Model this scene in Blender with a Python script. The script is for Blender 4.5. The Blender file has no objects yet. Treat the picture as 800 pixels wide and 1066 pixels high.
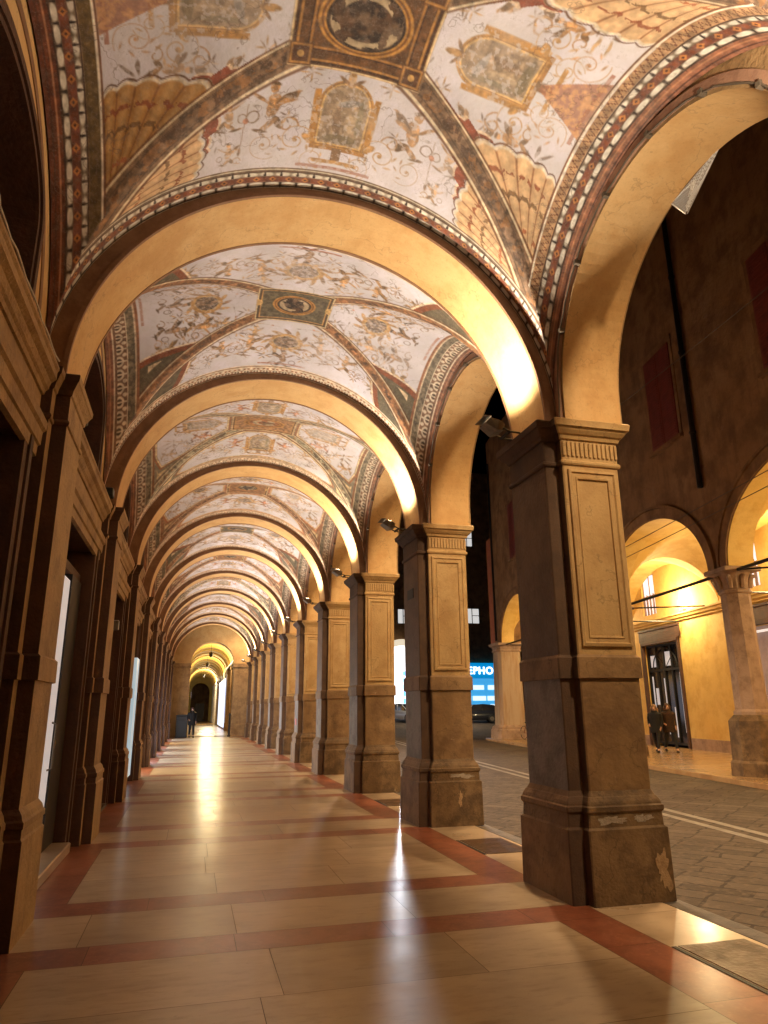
import bpy, bmesh, math, random
import numpy as np
from mathutils import Vector, Matrix
PI = math.pi
R = math.radians
scene = bpy.context.scene
COL = scene.collection

# ------------------------------------------------------------------ camera
F_PX, PITCH, YAW, ROLL, EYE = 723.8, 0.27500, 0.26313, -0.00807, 1.65
cam_d = bpy.data.cameras.new("camera")
cam_d.sensor_fit = 'VERTICAL'; cam_d.sensor_height = 24.0
cam_d.lens = F_PX / 1066 * 24.0
cam_d.clip_start = 0.05; cam_d.clip_end = 1000
cam = bpy.data.objects.new("camera", cam_d); COL.objects.link(cam)
_f = Vector((math.sin(YAW)*math.cos(PITCH), math.cos(YAW)*math.cos(PITCH), math.sin(PITCH)))
_r = Vector((math.cos(YAW), -math.sin(YAW), 0)); _u = _r.cross(_f)
_r2 = _r*math.cos(ROLL)+_u*math.sin(ROLL); _u2 = -_r*math.sin(ROLL)+_u*math.cos(ROLL)
cam.matrix_world = Matrix(((_r2.x, _u2.x, -_f.x, 0), (_r2.y, _u2.y, -_f.y, 0), (_r2.z, _u2.z, -_f.z, EYE), (0, 0, 0, 1)))
scene.camera = cam

# ------------------------------------------------------------------ world: night
w = bpy.data.worlds.new("World"); scene.world = w; w.use_nodes = True
nt = w.node_tree
sky = nt.nodes.new('ShaderNodeTexSky'); sky.sky_type = 'NISHITA'; sky.sun_disc = False
sky.sun_elevation = R(-6); sky.sun_rotation = R(200)
nt.links.new(sky.outputs[0], nt.nodes['Background'].inputs[0])
nt.nodes['Background'].inputs[1].default_value = 0.05
vs = scene.view_settings
vs.view_transform = 'Standard'; vs.look = 'None'; vs.exposure = 0.0; vs.gamma = 1.0; vs.use_curve_mapping = False
scene.cycles.use_denoising = True
scene.cycles.max_bounces = 8; scene.cycles.diffuse_bounces = 5; scene.cycles.glossy_bounces = 4
scene.cycles.sample_clamp_indirect = 4.0
scene.cycles.use_light_tree = True
WARM = (1.0, 0.84, 0.64); GOLD = (1.0, 0.77, 0.40); COOL = (0.80, 0.88, 1.0)
FLOOD_W, STREET_W, OPP_W = 430.0, 1300.0, 640.0

# ------------------------------------------------------------------ layout
BAY, Y0, XC = 4.327, 6.5, 1.08         # bay length, first pier centre, corridor axis
END = 47.4                              # end wall of the portico
PX = 3.83                               # pier axis
NB = 10                                 # piers 0 .. NB-1, pier -1 is beside the viewer
SPRING = 4.5
HV, HU = 1.7735, 2.5                    # vault half sizes
XV = 1.05
STREET_Z = -0.12
def yc(k): return Y0 + k*BAY

# ------------------------------------------------------------------ mesh helpers
class MB:
    def __init__(s): s.v = []; s.f = []; s.m = []
    def add(s, vs_, fs, mi=0):
        o = len(s.v); s.v += [tuple(p) for p in vs_]
        for f in fs: s.f.append([i+o for i in f]); s.m.append(mi)
    def quad(s, a, b, c, d, mi=0): s.add([a, b, c, d], [[0, 1, 2, 3]], mi)
    def box(s, x0, y0, z0, x1, y1, z1, mi=0, ch=0.0):
        if ch <= 0:
            p = [(x0,y0,z0),(x1,y0,z0),(x1,y1,z0),(x0,y1,z0),(x0,y0,z1),(x1,y0,z1),(x1,y1,z1),(x0,y1,z1)]
            s.add(p, [[0,3,2,1],[4,5,6,7],[0,1,5,4],[1,2,6,5],[2,3,7,6],[3,0,4,7]], mi)
        else:
            def ring(o, z): return [(x0+o+ch,y0+o,z),(x1-o-ch,y0+o,z),(x1-o,y0+o+ch,z),(x1-o,y1-o-ch,z),(x1-o-ch,y1-o,z),(x0+o+ch,y1-o,z),(x0+o,y1-o-ch,z),(x0+o,y0+o+ch,z)]
            s.loft([ring(ch, z0), ring(0, z0+ch), ring(0, z1-ch), ring(ch, z1)], mi)
    def loft(s, rings, mi=0, caps=True, closed=True, mis=None):
        n = len(rings[0]); o = len(s.v)
        for r in rings: s.v += [tuple(p) for p in r]
        for i in range(len(rings)-1):
            for j in range(n if closed else n-1):
                k = (j+1) % n
                s.f.append([o+i*n+j, o+i*n+k, o+(i+1)*n+k, o+(i+1)*n+j]); s.m.append(mis[j] if mis else mi)
        if caps and closed:
            s.f.append([o+j for j in reversed(range(n))]); s.m.append(mi)
            s.f.append([o+(len(rings)-1)*n+j for j in range(n)]); s.m.append(mi)
    def tube(s, pts, r, n=6, mi=0, caps=True):
        pts = [Vector(p) for p in pts]; rs = r if isinstance(r, (list, tuple)) else [r]*len(pts)
        rings = []; up = None
        for i, p in enumerate(pts):
            t = (pts[min(i+1, len(pts)-1)] - pts[max(i-1, 0)]).normalized()
            if up is None: up = Vector((0,0,1)) if abs(t.z) < .9 else Vector((1,0,0))
            a = t.cross(up).normalized(); b = a.cross(t).normalized(); up = b
            rings.append([p + a*math.cos(2*PI*k/n)*rs[i] + b*math.sin(2*PI*k/n)*rs[i] for k in range(n)])
        s.loft(rings, mi, caps)
    def lathe(s, prof, n=20, c=(0,0,0), mi=0):
        s.loft([[(c[0]+r*math.cos(2*PI*k/n), c[1]+r*math.sin(2*PI*k/n), c[2]+z) for k in range(n)] for z, r in prof], mi)
    def ball(s, c, rx, ry, rz, mi=0, n=12, m=8):
        s.loft([[(c[0]+rx*math.sin(PI*i/m)*math.cos(2*PI*k/n), c[1]+ry*math.sin(PI*i/m)*math.sin(2*PI*k/n), c[2]-rz*math.cos(PI*i/m)) for k in range(n)] for i in [0.12]+list(range(1, m))+[m-.12]], mi)
    def build(s, name, mats, parent=None, loc=(0,0,0), smooth=False, rot=0):
        me = bpy.data.meshes.new(name); me.from_pydata([tuple(p) for p in s.v], [], s.f)
        if not isinstance(mats, (list, tuple)): mats = [mats]
        for m in mats: me.materials.append(m)
        if len(mats) > 1: me.polygons.foreach_set('material_index', s.m)
        me.update()
        bm = bmesh.new(); bm.from_mesh(me); bmesh.ops.recalc_face_normals(bm, faces=bm.faces); bm.to_mesh(me); bm.free()
        if smooth: me.shade_smooth() if hasattr(me, 'shade_smooth') else None
        o = bpy.data.objects.new(name, me); COL.objects.link(o)
        o.location = loc; o.rotation_euler = (0, 0, rot)
        if parent is not None: o.parent = parent
        if smooth:
            try: me.set_sharp_from_angle(angle=R(40))
            except Exception: pass
        return o

def thing(name, label, cat, loc=(0,0,0), rz=0, group=None):
    o = bpy.data.objects.new(name, None); COL.objects.link(o)
    o.location = loc; o.rotation_euler = (0, 0, rz); o.empty_display_size = .2
    tag(o, label, cat, group); return o
def tag(o, label, cat, group=None):
    o['label'] = label; o['category'] = cat
    if group: o['group'] = group
    return o
def struct(o): o['kind'] = 'structure'; return o
def copy_tree(o, parent=None):
    c = o.copy(); COL.objects.link(c)
    if parent is not None: c.parent = parent
    for ch in list(o.children): copy_tree(ch, c)
    return c
def ordinal(i):
    return ['first','second','third','fourth','fifth','sixth','seventh','eighth','ninth','tenth','eleventh','twelfth','thirteenth'][i]

# ------------------------------------------------------------------ materials
def srgb(c):
    c = np.asarray(c, float)/255.0
    return np.where(c <= .04045, c/12.92, ((c+.055)/1.055)**2.4)
MATS = {}
def mat(name, base, rough=.7, var=None, vscale=3.0, var2=None, v2scale=.6, bump=0, bscale=60, metal=0, spec=.5, coat=0, emit=None, estr=0, stretch=(1,1,1), thr=(.45,.62), vamt=.8, rvar=0, runs=None, chips=None, chip_scale=5, chip_thr=.64, cracks=0):
    """base colour mixed with patches of var (fine) and var2 (broad), bump from noise"""
    m = bpy.data.materials.new(name); m.use_nodes = True; MATS[name] = m
    n = m.node_tree.nodes; l = m.node_tree.links; b = n['Principled BSDF']
    b.inputs['Roughness'].default_value = rough; b.inputs['Metallic'].default_value = metal
    b.inputs['Specular IOR Level'].default_value = spec; b.inputs['Coat Weight'].default_value = coat
    b.inputs['Base Color'].default_value = (*base, 1)
    if emit: b.inputs['Emission Color'].default_value = (*emit, 1); b.inputs['Emission Strength'].default_value = estr
    if not (var or var2 or bump or runs): return m
    tc = n.new('ShaderNodeTexCoord'); oi = n.new('ShaderNodeObjectInfo')
    mp = n.new('ShaderNodeMapping'); mp.inputs['Scale'].default_value = stretch
    ml = n.new('ShaderNodeVectorMath'); ml.operation = 'SCALE'; ml.inputs[0].default_value = (37, 53, 71)
    l.new(oi.outputs['Random'], ml.inputs['Scale']); l.new(tc.outputs['Object'], mp.inputs['Vector']); l.new(ml.outputs[0], mp.inputs['Location'])
    cur = None
    def layer(cur, colr, sc, amt, lo, hi):
        t = n.new('ShaderNodeTexNoise'); t.inputs['Scale'].default_value = sc; t.inputs['Detail'].default_value = 8; t.inputs['Roughness'].default_value = .65
        l.new(mp.outputs[0], t.inputs['Vector'])
        mr = n.new('ShaderNodeMapRange'); mr.inputs['From Min'].default_value = lo; mr.inputs['From Max'].default_value = hi; mr.inputs['To Max'].default_value = amt
        l.new(t.outputs[0], mr.inputs[0])
        mx = n.new('ShaderNodeMix'); mx.data_type = 'RGBA'
        l.new(mr.outputs[0], mx.inputs['Factor'])
        if cur is None: mx.inputs[6].default_value = (*base, 1)
        else: l.new(cur, mx.inputs[6])
        mx.inputs[7].default_value = (*colr, 1)
        return mx.outputs[2], mr.outputs[0]
    fac = None
    if var2: cur, fac = layer(cur, var2, v2scale, vamt, *thr)
    if var: cur, fac = layer(cur, var, vscale, vamt, *thr)
    def overlay(cur, colr, fac_socket):
        mx = n.new('ShaderNodeMix'); mx.data_type = 'RGBA'; l.new(fac_socket, mx.inputs['Factor'])
        if cur is None: mx.inputs[6].default_value = (*base, 1)
        else: l.new(cur, mx.inputs[6])
        mx.inputs[7].default_value = (*colr, 1); return mx.outputs[2]
    def tex(sc, det=6, ro=.6, vec=None):
        t = n.new('ShaderNodeTexNoise'); t.inputs['Scale'].default_value = sc; t.inputs['Detail'].default_value = det; t.inputs['Roughness'].default_value = ro
        l.new(vec or mp.outputs[0], t.inputs['Vector']); return t.outputs[0]
    def rng(sock, lo, hi, amt):
        mr = n.new('ShaderNodeMapRange'); mr.inputs['From Min'].default_value = lo; mr.inputs['From Max'].default_value = hi; mr.inputs['To Max'].default_value = amt
        l.new(sock, mr.inputs[0]); return mr.outputs[0]
    if runs:
        mp2 = n.new('ShaderNodeMapping'); mp2.inputs['Scale'].default_value = (5, 5, .8); l.new(tc.outputs['Object'], mp2.inputs['Vector']); l.new(ml.outputs[0], mp2.inputs['Location'])
        cur = overlay(cur, runs, rng(tex(1.0, 7, .7, mp2.outputs[0]), 0.50, .74, .5))
    if chips:
        cur = overlay(cur, chips, rng(tex(chip_scale, 9, .72), chip_thr, chip_thr+.025, .85))
    if cracks:
        t = tex(1.1, 5, .55); s1 = n.new('ShaderNodeMath'); s1.operation = 'SUBTRACT'; s1.inputs[1].default_value = .5; l.new(t, s1.inputs[0])
        s2 = n.new('ShaderNodeMath'); s2.operation = 'ABSOLUTE'; l.new(s1.outputs[0], s2.inputs[0])
        s3 = n.new('ShaderNodeMapRange'); s3.inputs['From Min'].default_value = 0; s3.inputs['From Max'].default_value = .005; s3.inputs['To Min'].default_value = cracks; s3.inputs['To Max'].default_value = 0
        l.new(s2.outputs[0], s3.inputs[0]); cur = overlay(cur, tuple(q*.3 for q in base), s3.outputs[0])
    if var or var2:
        cur = overlay(cur, tuple(q*.55 for q in base), rng(tex(38, 4, .7), .55, .75, .55))
    if cur is not None: l.new(cur, b.inputs['Base Color'])
    if rvar and fac is not None:
        mr = n.new('ShaderNodeMapRange'); mr.inputs['To Min'].default_value = rough; mr.inputs['To Max'].default_value = rough+rvar
        l.new(fac, mr.inputs[0]); l.new(mr.outputs[0], b.inputs['Roughness'])
    if bump:
        t = n.new('ShaderNodeTexNoise'); t.inputs['Scale'].default_value = bscale; t.inputs['Detail'].default_value = 6
        l.new(mp.outputs[0], t.inputs['Vector'])
        bp = n.new('ShaderNodeBump'); bp.inputs['Strength'].default_value = bump; bp.inputs['Distance'].default_value = .02
        l.new(t.outputs[0], bp.inputs['Height']); l.new(bp.outputs[0], b.inputs['Normal'])
    return m

M_gold = mat('ochre_plaster', (.60,.375,.155), .75, var=(.52,.30,.11), vscale=2.2, var2=(.64,.43,.20), v2scale=.8, bump=.3, bscale=9, runs=(.48,.27,.09), cracks=.35)
M_rim = mat('brown_painted_rim', (.20,.10,.05), .65, var=(.27,.15,.08), vscale=4, bump=.2, bscale=30)
M_mould = mat('mauve_moulding', (.34,.19,.12), .65, var=(.22,.11,.07), vscale=5, bump=.3)
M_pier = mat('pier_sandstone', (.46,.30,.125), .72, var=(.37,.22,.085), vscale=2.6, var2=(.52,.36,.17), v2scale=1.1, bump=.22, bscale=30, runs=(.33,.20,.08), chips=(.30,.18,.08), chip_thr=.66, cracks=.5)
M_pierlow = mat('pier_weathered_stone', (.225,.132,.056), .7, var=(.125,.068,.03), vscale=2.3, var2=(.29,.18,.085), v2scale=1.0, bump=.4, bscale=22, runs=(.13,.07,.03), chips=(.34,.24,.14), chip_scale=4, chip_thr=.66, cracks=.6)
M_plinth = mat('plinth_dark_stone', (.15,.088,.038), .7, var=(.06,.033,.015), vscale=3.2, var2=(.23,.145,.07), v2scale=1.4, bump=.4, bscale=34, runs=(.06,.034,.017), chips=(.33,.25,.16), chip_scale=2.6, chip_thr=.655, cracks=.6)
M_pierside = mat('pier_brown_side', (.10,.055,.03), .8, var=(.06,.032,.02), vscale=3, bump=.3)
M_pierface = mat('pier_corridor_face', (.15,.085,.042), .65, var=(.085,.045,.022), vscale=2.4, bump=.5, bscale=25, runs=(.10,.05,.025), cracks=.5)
M_piergrey = mat('pier_grey_render', (.22,.18,.15), .65, var=(.11,.08,.062), vscale=2.6, bump=.5, bscale=25, runs=(.13,.09,.065), cracks=.4)
M_patch = mat('peeled_pale_plaster', (.36,.31,.25), .8, var=(.24,.19,.14), vscale=14, bump=.5, bscale=60)
M_patch2 = mat('bare_ochre_plaster', (.40,.265,.14), .8, var=(.28,.17,.085), vscale=14, bump=.5, bscale=60)
M_wall = mat('wall_sandstone', (.36,.225,.10), .7, var=(.21,.12,.052), vscale=2.4, bump=.6, bscale=25, runs=(.16,.085,.035), chips=(.36,.24,.13), chip_scale=4, chip_thr=.67, cracks=.5)
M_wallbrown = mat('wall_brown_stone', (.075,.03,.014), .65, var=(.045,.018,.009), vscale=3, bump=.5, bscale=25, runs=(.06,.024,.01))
M_dark = mat('dark_opening', (.012,.009,.008), .5)
M_darkwood = mat('dark_wood', (.045,.018,.012), .45, var=(.07,.028,.018), vscale=6, stretch=(1,1,.15), bump=.2)
M_redwood = mat('red_brown_wood', (.14,.035,.018), .4, var=(.09,.022,.012), vscale=6, stretch=(1,1,.15), bump=.15)
M_white = mat('white_painted_panel', (.62,.60,.58), .5, var=(.55,.53,.52), vscale=3, bump=.05)
M_lit_leaf = mat('backlit_white_panel', (.70,.68,.68), .45, emit=(1,.95,.95), estr=.35)
M_iron = mat('black_iron', (.02,.018,.017), .5, metal=.4)
M_lamp = mat('grey_lamp_metal', (.22,.19,.15), .45, metal=.6, var=(.14,.12,.1), vscale=8)
M_lens = mat('lamp_lens', (.8,.8,.8), .3, emit=(1,.78,.5), estr=25)
M_cable = mat('dusty_cable', (.10,.075,.05), .7)
M_cablew = mat('white_cable', (.6,.57,.5), .6)
M_net = mat('white_netting', (.7,.68,.65), .7)
M_glass_cool = mat('lit_shop_glass', (.5,.55,.6), .3, emit=COOL, estr=9.0)
M_glass_dim = mat('dim_shop_glass', (.4,.5,.55), .3, emit=(.62,.78,.85), estr=.55)
M_glass_warm = mat('lit_warm_glass', (.6,.55,.4), .3, emit=(1,.8,.5), estr=8.0)
M_darkglass = mat('dark_glass', (.02,.018,.02), .08, spec=.6)
M_oppwall = mat('yellow_plaster', (.74,.48,.13), .8, var=(.62,.36,.085), vscale=1.6, var2=(.78,.55,.19), v2scale=.6, bump=.2, bscale=16)
M_oppstone = mat('pale_column_stone', (.40,.27,.19), .7, var=(.24,.15,.095), vscale=2.5, bump=.5, bscale=22, runs=(.17,.10,.06), cracks=.4)
M_facade = mat('old_brown_plaster', (.25,.13,.055), .85, var=(.13,.062,.025), vscale=1.2, var2=(.31,.175,.08), v2scale=.5, bump=.9, bscale=9, runs=(.07,.035,.016), chips=(.24,.14,.075), chip_scale=1.6, chip_thr=.63)
M_shutter = mat('red_shutter', (.17,.03,.02), .6, var=(.11,.02,.014), vscale=5, bump=.1)
M_pavestone = mat('opposite_pavement_stone', (.40,.25,.12), .25, var=(.30,.17,.08), vscale=1.5, bump=.1, bscale=12)
M_kerb = mat('kerb_granite', (.12,.095,.075), .7, var=(.07,.055,.045), vscale=5, bump=.6, bscale=40)
M_strip = mat('pale_granite_strip', (.24,.20,.16), .65, var=(.12,.095,.07), vscale=2.2, var2=(.16,.13,.10), v2scale=7, bump=.4, bscale=40)
M_plate = mat('worn_metal_plate', (.10,.05,.022), .34, var=(.06,.03,.014), vscale=4, metal=.2, bump=.25, bscale=30, rvar=.2)
M_black = mat('black_plastic', (.012,.012,.012), .5)
M_skin = mat('skin', (.52,.30,.20), .55)
M_coatblack = mat('black_coat', (.006,.0055,.006), .85)
M_coatbrown = mat('brown_fur_coat', (.045,.02,.009), .9, var=(.016,.007,.004), vscale=18, bump=.8, bscale=70)
M_jeans = mat('dark_trousers', (.006,.006,.008), .85)
M_hairblond = mat('blond_hair', (.22,.12,.045), .6, bump=.5, bscale=80)
M_hairdark = mat('dark_curly_hair', (.05,.02,.012), .6, bump=.9, bscale=60)
M_shoe = mat('dark_shoe', (.02,.015,.012), .45)

# fresco material: painted colours live in a colour attribute, fine grain and dirt from noise
M_fresco = mat('fresco_paint', (.5,.5,.5), .78)
def _fresco():
    n = M_fresco.node_tree.nodes; l = M_fresco.node_tree.links; b = n['Principled BSDF']
    at = n.new('ShaderNodeAttribute'); at.attribute_name = 'paint'
    tc = n.new('ShaderNodeTexCoord'); oi = n.new('ShaderNodeObjectInfo')
    ad = n.new('ShaderNodeVectorMath'); ad.operation = 'ADD'
    ml = n.new('ShaderNodeVectorMath'); ml.operation = 'SCALE'; ml.inputs[0].default_value = (31, 17, 23)
    l.new(oi.outputs['Random'], ml.inputs['Scale']); l.new(tc.outputs['Object'], ad.inputs[0]); l.new(ml.outputs[0], ad.inputs[1])
    cur = at.outputs['Color']
    for sc, lo, hi, amt, colr in ((1.3, .48, .78, .22, (.30,.23,.18)), (9, .52, .78, .22, (.33,.27,.23)), (45, .52, .7, .16, (.52,.48,.45))):
        t = n.new('ShaderNodeTexNoise'); t.inputs['Scale'].default_value = sc; t.inputs['Detail'].default_value = 8; t.inputs['Roughness'].default_value = .7
        l.new(ad.outputs[0], t.inputs['Vector'])
        mr = n.new('ShaderNodeMapRange'); mr.inputs['From Min'].default_value = lo; mr.inputs['From Max'].default_value = hi; mr.inputs['To Max'].default_value = amt
        l.new(t.outputs[0], mr.inputs[0])
        mx = n.new('ShaderNodeMix'); mx.data_type = 'RGBA'
        l.new(mr.outputs[0], mx.inputs['Factor']); l.new(cur, mx.inputs[6]); mx.inputs[7].default_value = (*colr, 1)
        cur = mx.outputs[2]
    for sc, wd, am in ((.55, .0035, .55), (1.3, .003, .3)):
        t = n.new('ShaderNodeTexNoise'); t.inputs['Scale'].default_value = sc; t.inputs['Detail'].default_value = 6; t.inputs['Roughness'].default_value = .6; l.new(ad.outputs[0], t.inputs['Vector'])
        s1 = n.new('ShaderNodeMath'); s1.operation = 'SUBTRACT'; s1.inputs[1].default_value = .5; l.new(t.outputs[0], s1.inputs[0])
        s2 = n.new('ShaderNodeMath'); s2.operation = 'ABSOLUTE'; l.new(s1.outputs[0], s2.inputs[0])
        s3 = n.new('ShaderNodeMapRange'); s3.inputs['From Max'].default_value = wd; s3.inputs['To Min'].default_value = am; s3.inputs['To Max'].default_value = 0; l.new(s2.outputs[0], s3.inputs[0])
        mx = n.new('ShaderNodeMix'); mx.data_type = 'RGBA'; l.new(s3.outputs[0], mx.inputs['Factor']); l.new(cur, mx.inputs[6]); mx.inputs[7].default_value = (.16,.11,.08,1); cur = mx.outputs[2]
    l.new(cur, b.inputs['Base Color'])
    t = n.new('ShaderNodeTexNoise'); t.inputs['Scale'].default_value = 25; t.inputs['Detail'].default_value = 6
    l.new(ad.outputs[0], t.inputs['Vector'])
    bp = n.new('ShaderNodeBump'); bp.inputs['Strength'].default_value = .25; bp.inputs['Distance'].default_value = .02
    l.new(t.outputs[0], bp.inputs['Height']); l.new(bp.outputs[0], b.inputs['Normal'])
_fresco()

# polished floor: travertine with bands of veins, a per-slab tint in a face attribute
def floor_mat(name, c1, c2, c3, rough, sx, sy, coat):
    m = mat(name, c1, rough)
    n = m.node_tree.nodes; l = m.node_tree.links; b = n['Principled BSDF']
    tc = n.new('ShaderNodeTexCoord'); at = n.new('ShaderNodeAttribute'); at.attribute_name = 'tint'
    mp = n.new('ShaderNodeMapping'); mp.inputs['Scale'].default_value = (sx, sy, 1)
    off = n.new('ShaderNodeVectorMath'); off.operation = 'SCALE'; off.inputs[0].default_value = (19, 33, 5)
    l.new(at.outputs['Fac'], off.inputs['Scale']); l.new(tc.outputs['Object'], mp.inputs['Vector']); l.new(off.outputs[0], mp.inputs['Location'])
    def noise(sc, det):
        t = n.new('ShaderNodeTexNoise'); t.inputs['Scale'].default_value = sc; t.inputs['Detail'].default_value = det; t.inputs['Roughness'].default_value = .65
        l.new(mp.outputs[0], t.inputs['Vector']); return t.outputs[0]
    def mix(f, a, bcol, lo, hi, amt):
        mr = n.new('ShaderNodeMapRange'); mr.inputs['From Min'].default_value = lo; mr.inputs['From Max'].default_value = hi; mr.inputs['To Max'].default_value = amt
        l.new(f, mr.inputs[0]); mx = n.new('ShaderNodeMix'); mx.data_type = 'RGBA'; l.new(mr.outputs[0], mx.inputs['Factor'])
        if isinstance(a, tuple): mx.inputs[6].default_value = (*a, 1)
        else: l.new(a, mx.inputs[6])
        mx.inputs[7].default_value = (*bcol, 1); return mx.outputs[2]
    c = mix(noise(2.2, 8), c1, c2, .42, .66, .9)
    c = mix(noise(7, 8), c, c3, .52, .72, .7)
    t = n.new('ShaderNodeTexNoise'); t.inputs['Scale'].default_value = 28; t.inputs['Detail'].default_value = 7; t.inputs['Roughness'].default_value = .75; l.new(tc.outputs['Object'], t.inputs['Vector'])
    c = mix(t.outputs[0], c, tuple(q*.45 for q in c3), .60, .72, .6)
    t = n.new('ShaderNodeTexNoise'); t.inputs['Scale'].default_value = 1.1; t.inputs['Detail'].default_value = 6; l.new(tc.outputs['Object'], t.inputs['Vector'])
    c = mix(t.outputs[0], c, tuple(q*.8 for q in c3), .52, .75, .45)
    hs = n.new('ShaderNodeHueSaturation'); l.new(c, hs.inputs['Color'])
    mr = n.new('ShaderNodeMapRange'); mr.inputs['To Min'].default_value = .82; mr.inputs['To Max'].default_value = 1.12
    l.new(at.outputs['Fac'], mr.inputs[0]); l.new(mr.outputs[0], hs.inputs['Value']); l.new(hs.outputs[0], b.inputs['Base Color'])
    # worn polish: roughness wanders
    t = n.new('ShaderNodeTexNoise'); t.inputs['Scale'].default_value = .9; t.inputs['Detail'].default_value = 5; l.new(tc.outputs['Object'], t.inputs['Vector'])
    mr = n.new('ShaderNodeMapRange'); mr.inputs['From Min'].default_value = .3; mr.inputs['From Max'].default_value = .7
    mr.inputs['To Min'].default_value = rough-.04; mr.inputs['To Max'].default_value = rough+.10
    l.new(t.outputs[0], mr.inputs[0]); l.new(mr.outputs[0], b.inputs['Roughness'])
    b.inputs['Specular IOR Level'].default_value = .5; b.inputs['Coat Weight'].default_value = .4
    t = n.new('ShaderNodeTexNoise'); t.inputs['Scale'].default_value = 3.5; t.inputs['Detail'].default_value = 9; t.inputs['Roughness'].default_value = .7; l.new(tc.outputs['Object'], t.inputs['Vector'])
    mr = n.new('ShaderNodeMapRange'); mr.inputs['From Min'].default_value = .35; mr.inputs['From Max'].default_value = .65; mr.inputs['To Min'].default_value = .13; mr.inputs['To Max'].default_value = .27
    l.new(t.outputs[0], mr.inputs[0]); l.new(mr.outputs[0], b.inputs['Coat Roughness'])
    return m
M_trav = floor_mat('travertine', (.49,.37,.24), (.39,.285,.175), (.30,.205,.115), .38, .6, 1.9, 0)
M_red = floor_mat('red_marble', (.29,.088,.042), (.19,.05,.024), (.38,.155,.085), .38, 3, 3, 0)
M_pale = floor_mat('pale_threshold_marble', (.50,.37,.24), (.42,.30,.19), (.36,.26,.16), .28, 1, 1, 0)
M_grout = mat('dark_grout', (.10,.07,.045), .7)

def street_mat():
    m = mat('street_stone', (.13,.11,.09), .85, spec=.15)
    n = m.node_tree.nodes; l = m.node_tree.links; b = n['Principled BSDF']
    tc = n.new('ShaderNodeTexCoord'); mp = n.new('ShaderNodeMapping'); mp.inputs['Rotation'].default_value = (0, 0, R(52))
    wn = n.new('ShaderNodeTexNoise'); wn.inputs['Scale'].default_value = 1.7; wn.inputs['Detail'].default_value = 4; l.new(tc.outputs['Object'], wn.inputs['Vector'])
    wa = n.new('ShaderNodeVectorMath'); wa.operation = 'MULTIPLY_ADD'; wa.inputs[1].default_value = (.16, .16, 0); l.new(wn.outputs['Color'], wa.inputs[0]); l.new(tc.outputs['Object'], wa.inputs[2])
    l.new(wa.outputs[0], mp.inputs['Vector'])
    br = n.new('ShaderNodeTexBrick'); br.offset_frequency = 3; br.squash_frequency = 3; br.squash = 1.35; br.inputs['Scale'].default_value = 1.0; br.inputs['Brick Width'].default_value = .50; br.inputs['Row Height'].default_value = .30
    br.inputs['Mortar Size'].default_value = .018; br.inputs['Color1'].default_value = (.115,.085,.060,1); br.inputs['Color2'].default_value = (.070,.051,.036,1); br.inputs['Mortar'].default_value = (.042,.030,.021,1)
    l.new(mp.outputs[0], br.inputs['Vector'])
    cur = br.outputs['Color']
    for sc, lo, hi, amt, c in ((1.1, .42, .68, 0.6, (.055,.038,.025)), (12, .5, .7, 0.5, (.16,.115,.078)), (60, .5, .75, .4, (.06,.05,.04))):
        t = n.new('ShaderNodeTexNoise'); t.inputs['Scale'].default_value = sc; t.inputs['Detail'].default_value = 7; l.new(tc.outputs['Object'], t.inputs['Vector'])
        mr = n.new('ShaderNodeMapRange'); mr.inputs['From Min'].default_value = lo; mr.inputs['From Max'].default_value = hi; mr.inputs['To Max'].default_value = amt
        l.new(t.outputs[0], mr.inputs[0]); mx = n.new('ShaderNodeMix'); mx.data_type = 'RGBA'; l.new(mr.outputs[0], mx.inputs['Factor'])
        l.new(cur, mx.inputs[6]); mx.inputs[7].default_value = (*c, 1); cur = mx.outputs[2]
    l.new(cur, b.inputs['Base Color'])
    t = n.new('ShaderNodeTexNoise'); t.inputs['Scale'].default_value = 30; t.inputs['Detail'].default_value = 5; l.new(tc.outputs['Object'], t.inputs['Vector'])
    ad = n.new('ShaderNodeMath'); ad.operation = 'MULTIPLY_ADD'; ad.inputs[1].default_value = -1.2; l.new(br.outputs['Fac'], ad.inputs[0]); l.new(t.outputs[0], ad.inputs[2])
    bp = n.new('ShaderNodeBump'); bp.inputs['Strength'].default_value = .6; bp.inputs['Distance'].default_value = .012
    l.new(ad.outputs[0], bp.inputs['Height']); l.new(bp.outputs[0], b.inputs['Normal'])
    return m
M_street = street_mat()
#@@STRUCTURE
# ------------------------------------------------------------------ painted vaults
def sstep(x, a, b): t = np.clip((x-a)/(b-a), 0, 1); return t*t*(3-2*t)
def vnoise(x, y, seed):
    """smooth value noise at arbitrary points"""
    rg = np.random.RandomState(seed); T = rg.rand(64, 64)
    xi = np.floor(x).astype(int); yi = np.floor(y).astype(int); fx = x-xi; fy = y-yi
    fx = fx*fx*(3-2*fx); fy = fy*fy*(3-2*fy)
    a = T[yi % 64, xi % 64]; b_ = T[yi % 64, (xi+1) % 64]; c = T[(yi+1) % 64, xi % 64]; d = T[(yi+1) % 64, (xi+1) % 64]
    return (a*(1-fx)+b_*fx)*(1-fy)+(c*(1-fx)+d*fx)*fy
def fbm(x, y, seed, o=3):
    s = 0; a = .5; t = 0
    for i in range(o): s = s+a*vnoise(x*2**i, y*2**i, seed+i); t += a; a *= .5
    return s/t
GOLDP = (176,132,76); BROWNP = (122,92,64); DKP = (88,68,52); TERRA = (166,106,76); GREYP = (142,132,126)

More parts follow.
